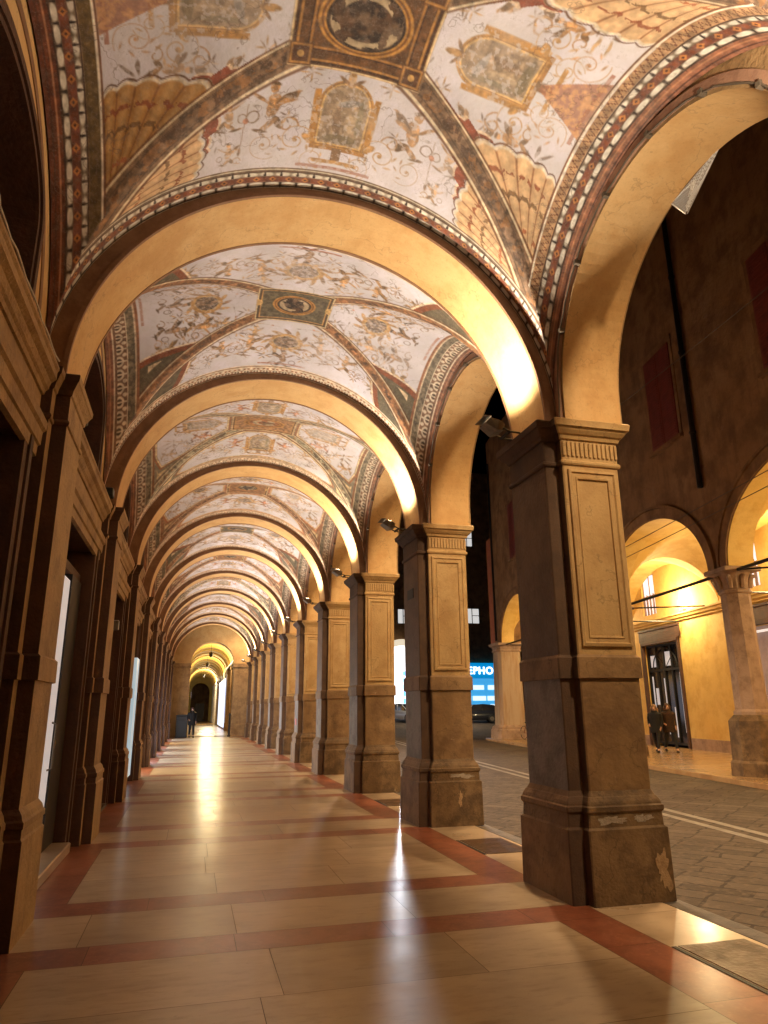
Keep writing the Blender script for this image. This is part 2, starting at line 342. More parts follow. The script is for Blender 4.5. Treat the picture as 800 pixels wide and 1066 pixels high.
class Web:
    """one side of the vault: a runs along the edge arch, b is the distance from the edge arch"""
    def __init__(s, col, idx, a, b, aa):
        s.idx = idx; s.a = a[idx]; s.b = b[idx]; s.col = col; s.aa = aa
        s.c = col[idx].copy()
        s.w1 = fbm(s.a*9+3, s.b*9, 11)-.5; s.w2 = fbm(s.a*9+40, s.b*9+7, 23)-.5; s.fine = fbm(s.a*26, s.b*26, 31)
    def blend(s, al, c, sel=None):
        c = np.asarray(c, float)
        if sel is None: s.c += al[:, None]*(c-s.c)
        else: s.c[sel] += al[:, None]*(c-s.c[sel])
    def local(s, a0, b0, r, rot=0, sc=1, flip=1, warp=.05):
        sel = np.nonzero((np.abs(s.a-a0) < r*sc) & (np.abs(s.b-b0) < r*sc))[0]
        x = (s.a[sel]-a0)/sc*flip + s.w1[sel]*warp; y = (s.b[sel]-b0)/sc + s.w2[sel]*warp
        c, t = math.cos(rot), math.sin(rot)
        return sel, x*c+y*t, -x*t+y*c
    def ell(s, sel, x, y, cx, cy, rx, ry, ang, colr, sc, al=1, mott=.45):
        c, t = math.cos(ang), math.sin(ang); X = (x-cx)*c+(y-cy)*t; Y = -(x-cx)*t+(y-cy)*c
        d = (np.sqrt((X/rx)**2+(Y/ry)**2)-1)*min(rx, ry)*sc
        m = np.clip(.5-d/s.aa, 0, 1)*al
        k = (1+mott*(s.fine[sel]-.5)*2)[:, None]
        cc = np.clip(np.asarray(colr, float)*k, 0, 255)
        s.c[sel] += m[:, None]*(cc-s.c[sel])
    def line(s, sel, d, wd, colr, sc, al=1):
        m = np.clip(.5-(np.abs(d)-wd/2)*sc/s.aa, 0, 1)*al
        s.c[sel] += m[:, None]*(np.asarray(colr, float)-s.c[sel])
    def scroll(s, a0, b0, sc, flip, colr, rot=0):
        sel, x, y = s.local(a0, b0, 1.2, rot, sc, flip, .06)
        r = np.hypot(x, y); th = np.arctan2(y, x)
        for k in range(3):
            t = th+2*PI*k; tar = .09+.045*t+.012*t*t*.35
            m = (t > -1.5) & (t < 9.5)
            d = np.where(m, np.abs(r-tar), 9); s.line(sel, d, .035+.035*np.clip(1-t/9, 0, 1), colr, sc, .85)
        s.ell(sel, x, y, 0, 0, .09, .09, 0, colr, sc)
        for q in range(4):
            an = 3.1+q*.9; s.ell(sel, x, y, .62*math.cos(an), .62*math.sin(an), .15, .05, an+.9, colr, sc, .8)
    def figure(s, a0, b0, sc, flip, seed, rot=0):
        rg = random.Random(seed); base = rg.choice([GOLDP, (156,112,66), BROWNP, (166,124,78), TERRA])
        sel, x, y = s.local(a0, b0, 1.3, rot, sc, flip, .10)
        E_ = lambda *q, **k: s.ell(sel, x, y, *q[:5], q[5], sc, **k)
        dk = tuple(v*.6 for v in base); lt = tuple(min(255, v*1.25) for v in base)
        E_(0, 0, .17, .36, .25, base); E_(.05, .12, .10, .2, .1, lt)
        E_(.02, .5, .12, .14, 0, lt); E_(.0, .6, .13, .06, .2, dk)
        E_(-.32, .22, .34, .10, -.7, dk); E_(-.30, .12, .26, .07, -.4, base); E_(.33, .2, .28, .05, .6, base)
        E_(-.16, -.48, .2, .11, .8, dk); E_(.1, -.55, .26, .08, -.7, base); E_(.3, -.72, .2, .05, .2, dk)
        r = np.hypot(x+.45, y+.55); th = np.arctan2(y+.55, x+.45)
        s.line(sel, np.abs(r-.17-.035*th), .05, base, sc, .9); s.line(sel, np.where(x > 0, np.hypot(x-.5, y+.3)-.16, 9), .04, dk, sc, .8)
        for q in range(5):
            s.ell(sel, x, y, rg.uniform(-.6, .6), rg.uniform(-.8, .7), rg.uniform(.05, .13), rg.uniform(.02, .05), rg.uniform(0, 3), rg.choice([dk, base, GREYP]), sc, .75)
    def bird(s, a0, b0, sc, flip, colr, rot=0):
        sel, x, y = s.local(a0, b0, 1.0, rot, sc, flip, .05)
        s.ell(sel, x, y, 0, 0, .42, .10, .3, colr, sc); s.ell(sel, x, y, -.05, .16, .09, .34, .5, colr, sc, .9); s.ell(sel, x, y, -.2, -.18, .06, .3, -.5, colr, sc, .85)
        s.ell(sel, x, y, .45, .17, .1, .07, 0, colr, sc); s.ell(sel, x, y, -.55, -.2, .22, .04, .3, colr, sc, .8)
    def spear(s, a0, b0, sc, rot, colr):
        sel, x, y = s.local(a0, b0, 1.0, rot, sc, 1, .03)
        s.line(sel, np.where(np.abs(x) < .9, y, 9), .025, colr, sc, .8); s.ell(sel, x, y, .3, 0, .10, .09, 0, TERRA, sc); s.ell(sel, x, y, -.8, 0, .14, .05, 0, colr, sc)
    def leaf(s, a0, b0, sc, seed, colr):
        rg = random.Random(seed); sel, x, y = s.local(a0, b0, 1.1, rg.uniform(0, 6), sc, 1, .12)
        for q in range(7):
            an = q*2*PI/7+rg.uniform(-.3, .3); rr = rg.uniform(.25, .6)
            s.ell(sel, x, y, rr*math.cos(an), rr*math.sin(an), rr*.6, .07, an+rg.uniform(-.4, .4), rg.choice([colr, DKP, GOLDP]), sc, .85)
    def cartouche(s, a0, b0, sc, oval=False):
        sel, x, y = s.local(a0, b0, 2.2, 0, sc, 1, .035)
        k = s.fine[sel]
        def rect(hx, hy, cy=0): return np.maximum(np.abs(x)-hx, np.abs(y-cy)-hy)
        def fill(d, colr, al=1, mott=.3):
            m = np.clip(.5-d*sc/s.aa, 0, 1)*al
            s.c[sel] += m[:, None]*(np.clip(np.asarray(colr, float)*(1+mott*(k-.5)*2)[:, None], 0, 255)-s.c[sel])
        if oval:
            for q in range(12):
                an = q*PI/6; s.ell(sel, x, y, 1.0*math.cos(an), .85*math.sin(an), .30, .10, an+.7, [GOLDP, BROWNP][q % 2], sc, .9)
            rr = np.hypot(x/.85, y/.7)-1; fill(rr*.7, GOLDP); fill(rr*.7+.13, (190,150,90)); fill(rr*.7+.2, (112,92,74), 1, .7)
        else:
            fill(rect(.95, .12, -1.15), (150,105,55)); fill(rect(.16, .35, -1.4), BROWNP); fill(rect(.75, .07, -1.72), GOLDP)
            arch = np.where(y > .45, np.hypot(x, (y-.45)*1.0)-.72, rect(.72, 1.0))
            fill(arch-.16, (172,126,66)); fill(arch-.10, (140,98,54)); fill(arch-.06, (206,166,102)); fill(arch, (146,124,98), 1, .35)
            s.ell(sel, x, y, -.2, -.2, .14, .5, .1, (104,82,62), sc, .6, .3); s.ell(sel, x, y, .25, -.1, .16, .55, -.1, (172,150,120), sc, .7, .3); s.ell(sel, x, y, -.2, .38, .09, .11, 0, (186,150,116), sc, .7, .2); s.ell(sel, x, y, .24, .5, .09, .11, 0, (196,160,126), sc, .7, .2); s.ell(sel, x, y, 0, -.8, .6, .16, .05, (92,84,60), sc, .6, .3); s.ell(sel, x, y, .5, .1, .1, .7, 0, (112,108,80), sc, .5, .3)
            s.ell(sel, x, y, .1, .55, .4, .12, .3, (130,134,138), sc, .6, .3)
            for sg in (-1, 1): fill(np.maximum(np.abs(x-sg*.95)-.10, np.abs(y+.1)-1.0), (170,118,52)); s.ell(sel, x, y, sg*1.05, -.9, .22, .12, sg*.6, GOLDP, sc)
            s.ell(sel, x, y, 0, 1.4, .12, .3, 0, GOLDP, sc); s.ell(sel, x, y, .2, 1.3, .22, .06, .6, BROWNP, sc); s.ell(sel, x, y, -.2, 1.3, .22, .06, -.6, BROWNP, sc)
    def done(s): s.col[s.idx] = s.c

def paint_vault(NU, NV, style, seed):
    rg = random.Random(seed)
    th = np.linspace(-PI/2, PI/2, NU)[None, :]+np.zeros((NV, 1)); ph = np.linspace(-PI/2, PI/2, NV)[:, None]+np.zeros((1, NU))
    u = HU*np.sin(th); v = HV*np.sin(ph)
    zt = 2.42*np.cos(th)+.18*np.cos(ph)**2; zl = 2.05*np.cos(ph)+.55*np.cos(th)**2
    D = zt-zl; cr = np.exp(-((u/1.2)**2+(v/.9)**2)); ks = .03+.10*cr
    z = .5*(zt+zl+np.sqrt(D*D+ks*ks)); z = z-(.5*ks*cr)*.6
    edge = (np.abs(th) > PI/2-1e-6) | (np.abs(ph) > PI/2-1e-6)
    z = np.where(edge, np.maximum(zt, zl), z)
    co = np.stack([u, np.where((v < 0) & (style == 'a'), v*1.2, v), z], -1).reshape(-1, 3)
    th, ph, u, v, D = [q.ravel() for q in (th, ph, u, v, D)]
    T = D >= 0
    dv = (2.05-.36*np.cos(ph))*np.abs(np.tan(np.clip(np.abs(ph), 1e-3, 1.55)))/HV
    du = np.abs(-2.42*np.sin(th)+1.1*np.cos(th)*np.sin(th))/(HU*np.maximum(np.cos(th), 2e-2))+1e-3
    g = np.where(T, np.abs(D)/np.maximum(dv, .05), np.abs(D)/np.maximum(du, .05))*.85
    aT = 2.45*th; bT = HV*(1-np.abs(np.sin(ph))); aL = 1.9*ph; bL = HU*(1-np.abs(np.sin(th)))
    a = np.where(T, aT, aL); b = np.where(T, bT, bL); s_ = np.where(T, 2.45*(PI/2-np.abs(th)), 1.9*(PI/2-np.abs(ph)))
    aa = 5.0/NU*1.6
    N = len(u); col = np.zeros((N, 3)); col[:] = (212,208,218)
    n1 = fbm(u*2.1+9, v*2.1, seed+5, 4); n2 = fbm(u*7+5, v*7, seed+6, 3); fine = fbm(u*24, v*24, seed+9, 3)
    col *= (.86+.24*n1)[:, None]; col += ((n2-.5)*np.array([[16],[12],[26]])).T
    def put(m, c, mott=.25):
        c = np.asarray(c, float); k = (1+mott*(fine-.5)*2+.3*mott*(n2-.5))[:, None]
        col[:] = col+np.clip(m, 0, 1)[:, None]*(np.clip(c*k, 0, 255)-col)
    def band(d, lo, hi): return np.clip((d-lo)/aa+.5, 0, 1)*np.clip((hi-d)/aa+.5, 0, 1)
    bT_end = .235; bL_end = .43
    bd = np.where(T, bT_end, bL_end)
    ground = {'a': (112,92,70), 'b': (150,100,66), 'c': (128,118,100), 'd': (150,112,82)}[style]
    # ---------------- webs: field motifs
    cx, cy_ = (.60, .46) if style == 'a' else ((.52, .40) if style in 'bd' else (.62, .36))
    inmed = np.maximum(np.abs(u)-cx, np.abs(v)-cy_)
    webs = []
    for isT in (True, False):
        for sg in (1, -1):
            m = (T == isT) & ((v if isT else u)*sg > 0) & (inmed > -.05)
            webs.append((isT, sg, Web(col, np.nonzero(m)[0], a, b, aa)))
    for isT, sg, W in webs:
        b0 = bT_end if isT else bL_end
        bm_ = b0+(.62 if isT else .88)
        if style == 'a':
            W.cartouche(0, bm_, .29)
            for f in (1, -1):
                W.scroll(f*.42, bm_-.30, .24, f, GOLDP, .6); W.scroll(f*.72, bm_-.36, .19, -f, (160,122,80), 2.2); W.scroll(f*.22, bm_-.50, .16, -f, GOLDP, 1.2)
                W.figure(f*.66, bm_+.06, .36, f, 3); W.figure(f*1.08, bm_+.02, .27, -f, 9); W.spear(f*.92, bm_-.18, .30, PI/2+f*.12, BROWNP); W.scroll(f*1.26, bm_-.26, .20, f, GREYP)
                W.bird(f*.44, bm_+.52, .20, f, DKP); W.leaf(f*1.32, bm_-.04, .17, 5, GOLDP); W.bird(f*.85, bm_+.36, .17, -f, BROWNP, .5); W.figure(f*1.05, bm_-.42, .17, f, 12)
                W.leaf(f*.66, bm_+.48, .16, 7, BROWNP); W.spear(f*.30, bm_+.62, .2, f*.3, GREYP); W.scroll(f*.92, bm_+.22, .12, -f, BROWNP); W.leaf(f*.52, bm_-.06, .12, 3, GOLDP)
                W.scroll(f*1.45, bm_-.30, .12, -f, BROWNP, 1); W.leaf(f*.36, bm_+.42, .11, 17, BROWNP); W.bird(f*1.18, bm_-.16, .12, f, DKP); W.spear(f*.22, bm_+.80, .16, f*.1, BROWNP)
                if not isT:
                    W.scroll(f*.34, bm_-.62, .2, f, (176,128,84), 2); W.leaf(f*.66, bm_-.60, .22, 8, DKP); W.bird(f*.92, bm_-.50, .2, f, BROWNP); W.scroll(f*.42, bm_+1.0, .2, f, BROWNP); W.figure(f*.58, bm_-.34, .24, f, 21)
                    W.leaf(f*.2, bm_+1.05, .18, 3, GOLDP); W.spear(f*.34, bm_+.66, .24, .2*f, BROWNP); W.figure(f*.30, bm_+.84, .20, f, 2); W.leaf(f*.62, bm_+.74, .14, 22, GREYP)
                    W.figure(f*.84, bm_-.22, .24, -f, 30); W.scroll(f*.12, bm_+.72, .12, f, GOLDP)
        elif style == 'b':
            W.cartouche(0, bm_, .30, True)
            for f in (1, -1):
                W.scroll(f*.34, bm_-.22, .17, f, GOLDP, .5); W.scroll(f*.72, bm_-.12, .2, -f, (170,126,84), 2); W.scroll(f*1.12, bm_+.05, .17, f, BROWNP, 1); W.leaf(f*.5, bm_+.42, .15, 15, GOLDP); W.figure(f*.48, bm_+.24, .2, f, 72); W.scroll(f*1.4, bm_-.02, .12, -f, GREYP); W.leaf(f*1.15, bm_-.34, .14, 19, BROWNP)
                W.figure(f*.52, bm_-.04, .33, f, 41); W.figure(f*.95, bm_-.1, .30, -f, 44); W.leaf(f*.72, bm_+.25, .2, 4, GOLDP); W.bird(f*.62, bm_-.34, .17, f, BROWNP)
                W.bird(f*1.0, bm_+.25, .14, f, GREYP); W.scroll(f*1.22, bm_-.2, .16, f, BROWNP); W.leaf(f*1.5, bm_-.3, .2, 12, BROWNP); W.leaf(f*.3, bm_-.38, .15, 3, GOLDP)
                W.spear(f*.3, bm_+.4, .2, .2*f, GREYP); W.figure(f*1.45, bm_-.2, .2, f, 46)
                if not isT:
                    W.figure(f*.55, bm_-.45, .3, f, 47); W.leaf(f*.25, bm_+.55, .17, 9, GOLDP); W.bird(f*.4, bm_+.8, .15, f, BROWNP); W.scroll(f*.2, bm_+.95, .12, f, BROWNP)
                    W.figure(f*.9, bm_-.5, .28, f, 49)
            W.figure(0, bm_-.42, .3, 1, 52)
        else:
            W.cartouche(0, bm_, .28, style == 'd')
            for f in (1, -1):
                W.figure(f*.5, bm_+.02, .28, f, 81); W.figure(f*.95, bm_-.05, .24, -f, 83); W.leaf(f*.72, bm_-.22, .17, 25, GOLDP); W.scroll(f*1.2, bm_-.28, .16, f, BROWNP); W.leaf(f*.36, bm_+.36, .15, 27, BROWNP)
                W.scroll(f*.42, bm_, .26, f, GOLDP, .4); W.scroll(f*.85, bm_-.1, .22, -f, (176,132,76), 1.4); W.leaf(f*.6, bm_+.25, .16, 4, BROWNP); W.bird(f*.9, bm_+.22, .16, f, DKP)
                W.leaf(f*1.15, bm_-.2, .16, 6, GREYP); W.bird(f*1.3, bm_+.02, .16, -f, BROWNP); W.figure(f*.25, bm_-.35, .2, f, 61); W.leaf(f*.62, bm_-.36, .14, 2, GOLDP); W.bird(f*1.1, bm_-.4, .13, f, DKP)
                if not isT: W.figure(f*.3, bm_+.6, .24, f, 66); W.leaf(f*.6, bm_-.55, .24, 5, BROWNP); W.scroll(f*.3, bm_+.9, .14, f, BROWNP); W.figure(f*.9, bm_-.6, .22, f, 68)
        # thin panel bar above the border
        sel, x, y = W.local(0, b0+.05, 1, 0, .5, 1, .01)
        W.line(sel, np.where(np.abs(x) < .75, y, 9), .07, (150,92,70), .5, .8)
        W.done()
    # the ornament is faded and rubbed away in places
    fade = np.clip(.20+1.1*(fbm(u*1.7+21, v*1.7, seed+40, 4)-.42), 0.12, .6)+.35*(fbm(u*30, v*30, seed+44, 2) > .63)
    fade = np.clip(fade, 0, .8)[:, None]; plas = np.array([[206,199,204]])*(.88+.2*n1)[:, None]
    col[:] = col+fade*(plas-col)
    # ---------------- corners
    if style == 'a':
        S0 = np.where(T, 2.40, 2.18)
        bg = b+g/.85
        tt = np.clip((b-bd)/np.maximum(bg-bd, .02), 0, 1)
        nl = 6 if True else 5
        lob = np.abs(np.sin(tt*PI*nl/1.0))
        top = S0+.10*np.sin(tt*PI)+.035*lob
        sh = np.clip((top-s_)/aa+.5, 0, 1)
        left = (u < 0)
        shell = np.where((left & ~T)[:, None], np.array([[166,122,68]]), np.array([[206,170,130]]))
        k = (1+.3*(fine-.5)+.2*(n2-.5))[:, None]
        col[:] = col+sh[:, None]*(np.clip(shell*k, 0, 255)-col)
        rib = np.clip(1-lob*3.2, 0, 1)*(s_ > .35)
        put(sh*rib*.7, (110,66,40))
        put(sh*np.clip(lob*1.6-.9, 0, 1)*.35, (232,205,160))
        for q, cc in ((.17, (120,60,38)), (.34, (96,70,44)), (.62, (150,80,50))):
            zig = top-q-.03*np.abs(((tt*nl*2) % 1)-.5)
            put(sh*band(s_-zig, -.02, .022)*(fine > .42)*.75, cc)
        put(np.clip(1-np.abs(s_-top-.01)/.022, 0, 1), (222,206,178)); put(np.clip(1-np.abs(s_-top-.042)/.012, 0, 1), (92,58,36))
        # stepped red triangles where field, shell and groin band meet
        q = (s_-top)*1.0+np.floor(np.clip((bg-b), 0, 2)/.085)*.085*1.3
        st = (s_ > top+.05)*np.clip((.40-q)/aa+.5, 0, 1)
        put(st, (140,80,62)); put(band(q, .40, .425)*(s_ > top+.05)*.8, (226,200,170))
        # red pointed panel in the middle bottom of the field beside the street arches
        pm = (~T)*np.clip((.30-np.abs(a)-.55*(b-bd))/aa+.5, 0, 1)*(b > bd)*(b < bd+.5)
        put(pm*.8, (168,116,92)); put(pm*(fine > .52)*.6, (190,150,106))
    elif style == 'b':
        S0 = np.where(T, 2.2, 1.95); bg = b+g/.85; top = S0+.25*np.clip((b-bd)/np.maximum(bg-bd, .02), 0, 1)
        ins = top-s_
        put(np.clip(ins/aa+.5, 0, 1), (128,72,46)); put(np.clip((ins-.10)/aa, 0, 1), (92,84,66))
        e2 = np.minimum(np.minimum(ins-.10, (bg-b)-.22), (b-bd)-.06)
        put(band(e2, .05, .10), (214,192,158)); put(band(e2, .10, .15), (150,92,56)); put(np.clip((e2-.15)/aa, 0, 1), (176,150,112)); put(np.clip((e2-.2)/aa, 0, 1)*(fine > .5), (96,70,44))
        put(band(ins, -.03, 0), (226,206,180))
    else:
        S0 = np.where(T, 2.0, 1.75); bg = b+g/.85
        dist = np.minimum(np.minimum(g-.16, b-bd-.05), inmed-.10)
        rr = s_-S0
        f = np.where(rr < .35, dist-.5*np.clip(.35-rr, 0, 2)**1.3, dist)
        outm = np.clip(-f/aa+.5, 0, 1)
        put(outm, ground); put(outm*(fbm(u*11, v*11, seed+60) > .58)*.5, tuple(q*.7 for q in ground))
        put(band(f, -.035, -.005), (216,190,150)); put(band(f, -.075, -.045), (150,92,58) if style == 'c' else (170,100,64))
        # small blue-grey panels in the corners
        e2 = np.minimum(np.minimum(-f-.16, (bg-b)-.18), b-bd-.07)
        put(np.clip(e2/aa, 0, 1)*(s_ > .55), (150,154,166)); put(band(e2, -.02, .02)*(s_ > .5), (206,182,140)); put(np.clip((e2-.03)/aa, 0, 1)*(fine > .53)*(s_ > .55), (140,108,82))
    # ---------------- groin bands
    gw = {'a': .105, 'b': .085, 'c': .075, 'd': .08}[style]
    gc = {'a': (118,94,74), 'b': (146,104,72), 'c': (150,140,118), 'd': (140,100,72)}[style]
    out = (inmed > 0)
    put(np.clip((gw-g)/aa+.5, 0, 1)*out, gc, .5)
    put(band(g, gw*.55, gw*.66)*out*.7, tuple(q*.62 for q in gc)); put(band(g, gw, gw+.02)*out, (214,198,168)); put(band(g, gw+.02, gw+.038)*out*.8, (96,62,42))
    put((fbm(u*13, v*13, seed+71) > .56)*np.clip((gw*.5-g)/aa+.5, 0, 1)*out*.7, (76,56,44)); put((fbm(u*15+4, v*15, seed+77) > .62)*np.clip((gw*.6-g)/aa+.5, 0, 1)*out*.6, (150,104,62))
    # ---------------- centre panel
    med = np.clip(-inmed/aa+.5, 0, 1)
    mb = {'a': (96,66,40), 'b': (88,80,62), 'c': (150,112,78), 'd': (132,92,58)}[style]
    put(med, mb, .4); d = -inmed
    put(band(d, 0, .018), (216,192,150)); put(band(d, .03, .05), (60,38,26))
    if style == 'a':
        put(band(d, .055, .075), (170,124,68)); put(band(d, .15, .165), (60,38,26)); put(band(d, .165, .185), (168,120,64))
        cq = np.maximum(np.abs(np.abs(u)-cx+.105), np.abs(np.abs(v)-cy_+.105))
        put(np.clip((.10-cq)/aa+.5, 0, 1), (86,56,36)); put(band(cq, .07, .09), (172,126,70)); put(np.clip((.03-np.hypot(np.abs(u)-cx+.105, np.abs(v)-cy_+.105))/aa+.5, 0, 1), (190,150,90))
    else:
        put(band(d, .05, .068), (182,140,86))
        if style in 'bd':
            put(np.clip((.08-np.hypot(np.abs(u)-cx, v))/aa+.5, 0, 1)*med, (196,160,104))
    ru, rv = (.40, .30) if style == 'a' else ((.30, .24) if style != 'c' else (.40, .2))
    e = (np.hypot(u/ru, v/rv)-1)*min(ru, rv)
    put(np.clip(-e/aa+.5, 0, 1), (178,130,66)); put(band(e, -.035, -.02), (110,72,38)); put(np.clip((-e-.05)/aa+.5, 0, 1), (46,34,28) if style != 'c' else (150,96,62), .5)
    inn = np.clip((-e-.06)/aa, 0, 1)
    put(inn*sstep(fbm(u*9+3, v*9, seed+81), .48, .66)*.8, (120,98,78)); put(inn*sstep(fbm(u*6+13, v*6, seed+85), .5, .7)*.7, (92,66,46)); put(inn*band(e, -.13, -.075)*(fbm(u*12, v*12, seed+88) > .5), (166,148,120))
    # ---------------- borders along the arches
    def beads(a_, d, c0, c1, p):
        ph_ = (a_/p) % 1-.5; e_ = np.hypot(ph_/.44, (d-(c0+c1)/2)/((c1-c0)/2))-1
        return np.clip(-e_*(c1-c0)*.5/aa+.5, 0, 1)
    def chain(msk, a_, d, o, w_, ground_, dark, light, p=.165):
        """double row of beads with a lozenge chain between, total width w_"""
        put(msk*band(d, o, o+w_), ground_, .35)
        put(msk*beads(a_, d, o+.02*w_, o+.29*w_, p), light, .18); put(msk*beads(a_+.4*p, d, o+.71*w_, o+.98*w_, p), light, .18)
        put(msk*band(d, o+.31*w_, o+.69*w_), dark, .4)
        x = ((a_/p) % 1-.5)*p; y = (d-(o+.5*w_)); dm = np.abs(x)*.8+np.abs(y)
        put(msk*np.clip((.19*w_-dm)/aa+.5, 0, 1), (178,118,64)); put(msk*np.clip((.07*w_-dm)/aa+.5, 0, 1), (70,34,24))
        x2 = (((a_/p)+.5) % 1-.5)*p; put(msk*np.clip((.12*w_-np.hypot(x2, y))/aa+.5, 0, 1), (120,64,38)); put(msk*np.clip((.016-np.abs(x2)-.25*np.abs(np.abs(y)-.28*w_))/aa+.3, 0, 1)*(np.abs(y) > .2*w_), (44,32,28))
        put(msk*band(d, o-.010, o+.003), (60,42,34)); put(msk*band(d, o+w_-.003, o+w_+.010), (70,50,40))
    def bells(msk, a_, d, o, wd, ground_, light, p):
        put(msk*band(d, o, o+wd), ground_, .35)
        x = ((a_/p) % 1-.5)*p; y = (d-o)/wd
        r = np.hypot(x/(p*.42), (y-.35)/.36)-1
        put(msk*np.clip(-r*p*.3/aa+.5, 0, 1)*(y > .2), light, .2); put(msk*np.clip(-(r+.42)*p*.3/aa+.5, 0, 1)*(y > .2), tuple(q*.62 for q in ground_)); put(msk*np.clip((.012-np.abs(x))/aa+.5, 0, 1)*(y > .2)*(y < .9), light)
        x2 = (((a_/p)+.5) % 1-.5)*p; put(msk*np.clip((.03-np.hypot(x2, (y-.75)*wd))/aa+.5, 0, 1), light)
        put(msk*band(d, o-.012, o+.008), light); put(msk*band(d, o+wd-.012, o+wd+.006), light)
    lim = T.astype(float); Lm = 1-lim
    if style == 'a':
        put(lim*band(b, -1, bT_end), (176,158,136)); chain(lim, a, b, .02, .165, (140,126,110), (116,70,54), (216,208,192))
        put(lim*band(b, .20, bT_end), (196,186,168)); put(lim*band(b, .198, .208), (90,66,50)); put(lim*band(b, bT_end-.010, bT_end), (100,74,54))
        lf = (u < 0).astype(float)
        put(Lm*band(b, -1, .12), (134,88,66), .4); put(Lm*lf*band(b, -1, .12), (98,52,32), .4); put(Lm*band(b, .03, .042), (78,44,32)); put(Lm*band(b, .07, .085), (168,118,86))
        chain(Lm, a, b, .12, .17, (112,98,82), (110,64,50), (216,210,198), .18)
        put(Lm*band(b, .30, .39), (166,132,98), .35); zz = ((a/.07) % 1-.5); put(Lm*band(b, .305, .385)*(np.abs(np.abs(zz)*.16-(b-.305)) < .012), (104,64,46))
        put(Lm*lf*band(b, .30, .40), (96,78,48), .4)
        put(Lm*band(b, .395, .415), (228,216,198)); put(Lm*band(b, .415, .43), (112,76,54))
    else:
        g1 = {'b': (146,98,70), 'c': (150,104,80), 'd': (164,118,92)}[style]
        bells(lim, a, b, .01, .15, g1, (216,200,176), .15); put(lim*band(b, .165, .195), (200,180,152)); put(lim*band(b, .19, .205), (124,74,50)); put(lim*band(b, .205, .225), (222,206,182))
        put(Lm*band(b, -1, .10), (120,80,62), .4); put(Lm*band(b, .04, .055), (160,114,84))
        bells(Lm, a, b, .10, .18, (118,90,72), (206,192,170), .21); put(Lm*band(b, .28, .375), (118,108,90), .4); put(Lm*band(b, .28, .375)*(fbm(a*20, b*20, seed+93) > .56)*.6, (76,66,54)); put(Lm*band(b, .375, .395), (196,176,146)); put(Lm*band(b, .395, bL_end), (136,90,62))
    lin = srgb(np.clip(col, 0, 255))
    fi = np.arange(NU*NV).reshape(NV, NU)
    quads = np.stack([fi[:-1, :-1], fi[1:, :-1], fi[1:, 1:], fi[:-1, 1:]], -1).reshape(-1, 4)   # normals down
    me = bpy.data.meshes.new('painted_vault')
    me.vertices.add(N); me.vertices.foreach_set('co', co.astype(np.float32).ravel())
    me.loops.add(quads.size); me.loops.foreach_set('vertex_index', quads.astype(np.int32).ravel())
    me.polygons.add(len(quads)); me.polygons.foreach_set('loop_start', np.arange(0, quads.size, 4, dtype=np.int32))
    try: me.polygons.foreach_set('loop_total', np.full(len(quads), 4, np.int32))
    except Exception: pass
    me.polygons.foreach_set('use_smooth', np.ones(len(quads), bool))
    me.update(calc_edges=True)
    at = me.color_attributes.new('paint', 'FLOAT_COLOR', 'POINT')
    at.data.foreach_set('color', np.concatenate([lin, np.ones((N, 1))], 1).astype(np.float32).ravel())
    me.materials.append(M_fresco)
    return me
# ------------------------------------------------------------------ arches
def arch_pts(hw, h, n=40, y0=0.0, zs=0.0, stilt=0.0):
    p = []
    if stilt > 0: p.append((y0-hw, zs))
    for i in range(n+1):
        t = PI-PI*i/n; p.append((y0+hw*math.cos(t), zs+stilt+h*math.sin(t)))
    if stilt > 0: p.append((y0+hw, zs))
    return p
def arch_wall(mb, x0, x1, ya, yb, zs, ztop, inner, m_face=0, m_soffit=1):
    """wall slab from x0 to x1 with an arched opening (inner: list of (y,z) from low to high y)"""
    n = len(inner)
    outer = [(ya if i == 0 else (yb if i == n-1 else ya+(yb-ya)*(i/(n-1))), ztop) for i in range(n)]
    for x, fl in ((x0, 0), (x1, 1)):
        for i in range(n-1):
            q = [(x, *inner[i]), (x, *inner[i+1]), (x, *outer[i+1]), (x, *outer[i])]
            mb.add(q if fl else q[::-1], [[0,1,2,3]], m_face)
        for a_, b_ in ((inner[0], (ya, zs)), (inner[-1], (yb, zs))):
            o = (ya if b_[0] == ya else yb, ztop)
            if abs(b_[0]-a_[0]) > 1e-4: mb.add([(x, *a_), (x, *b_), (x, *o)], [[0,1,2]], m_face)
    for i in range(n-1):
        mb.quad((x0, *inner[i]), (x1, *inner[i]), (x1, *inner[i+1]), (x0, *inner[i+1]), m_soffit)
    mb.quad((x0, ya, ztop), (x0, yb, ztop), (x1, yb, ztop), (x1, ya, ztop), m_face)
    for y, e in ((ya, inner[0]), (yb, inner[-1])):
        mb.quad((x0, y, zs), (x1, y, zs), (x1, y, ztop), (x0, y, ztop), m_face)
        if abs(y-e[0]) > 1e-4: mb.quad((x0, y, zs), (x1, y, zs), (x1, *e), (x0, *e), m_face)

def arch_band(mb, pin, pout, xa, xb, mi=0, plane='x'):
    """raised band between two arch lines, between depth xa and xb"""
    f = (lambda d, p: (d, p[0], p[1])) if plane == 'x' else (lambda d, p: (p[0], d, p[1]))
    rings = [[f(xa, pin[i]), f(xb, pin[i]), f(xb, pout[i]), f(xa, pout[i])] for i in range(len(pin))]
    mb.loft(rings, mi)

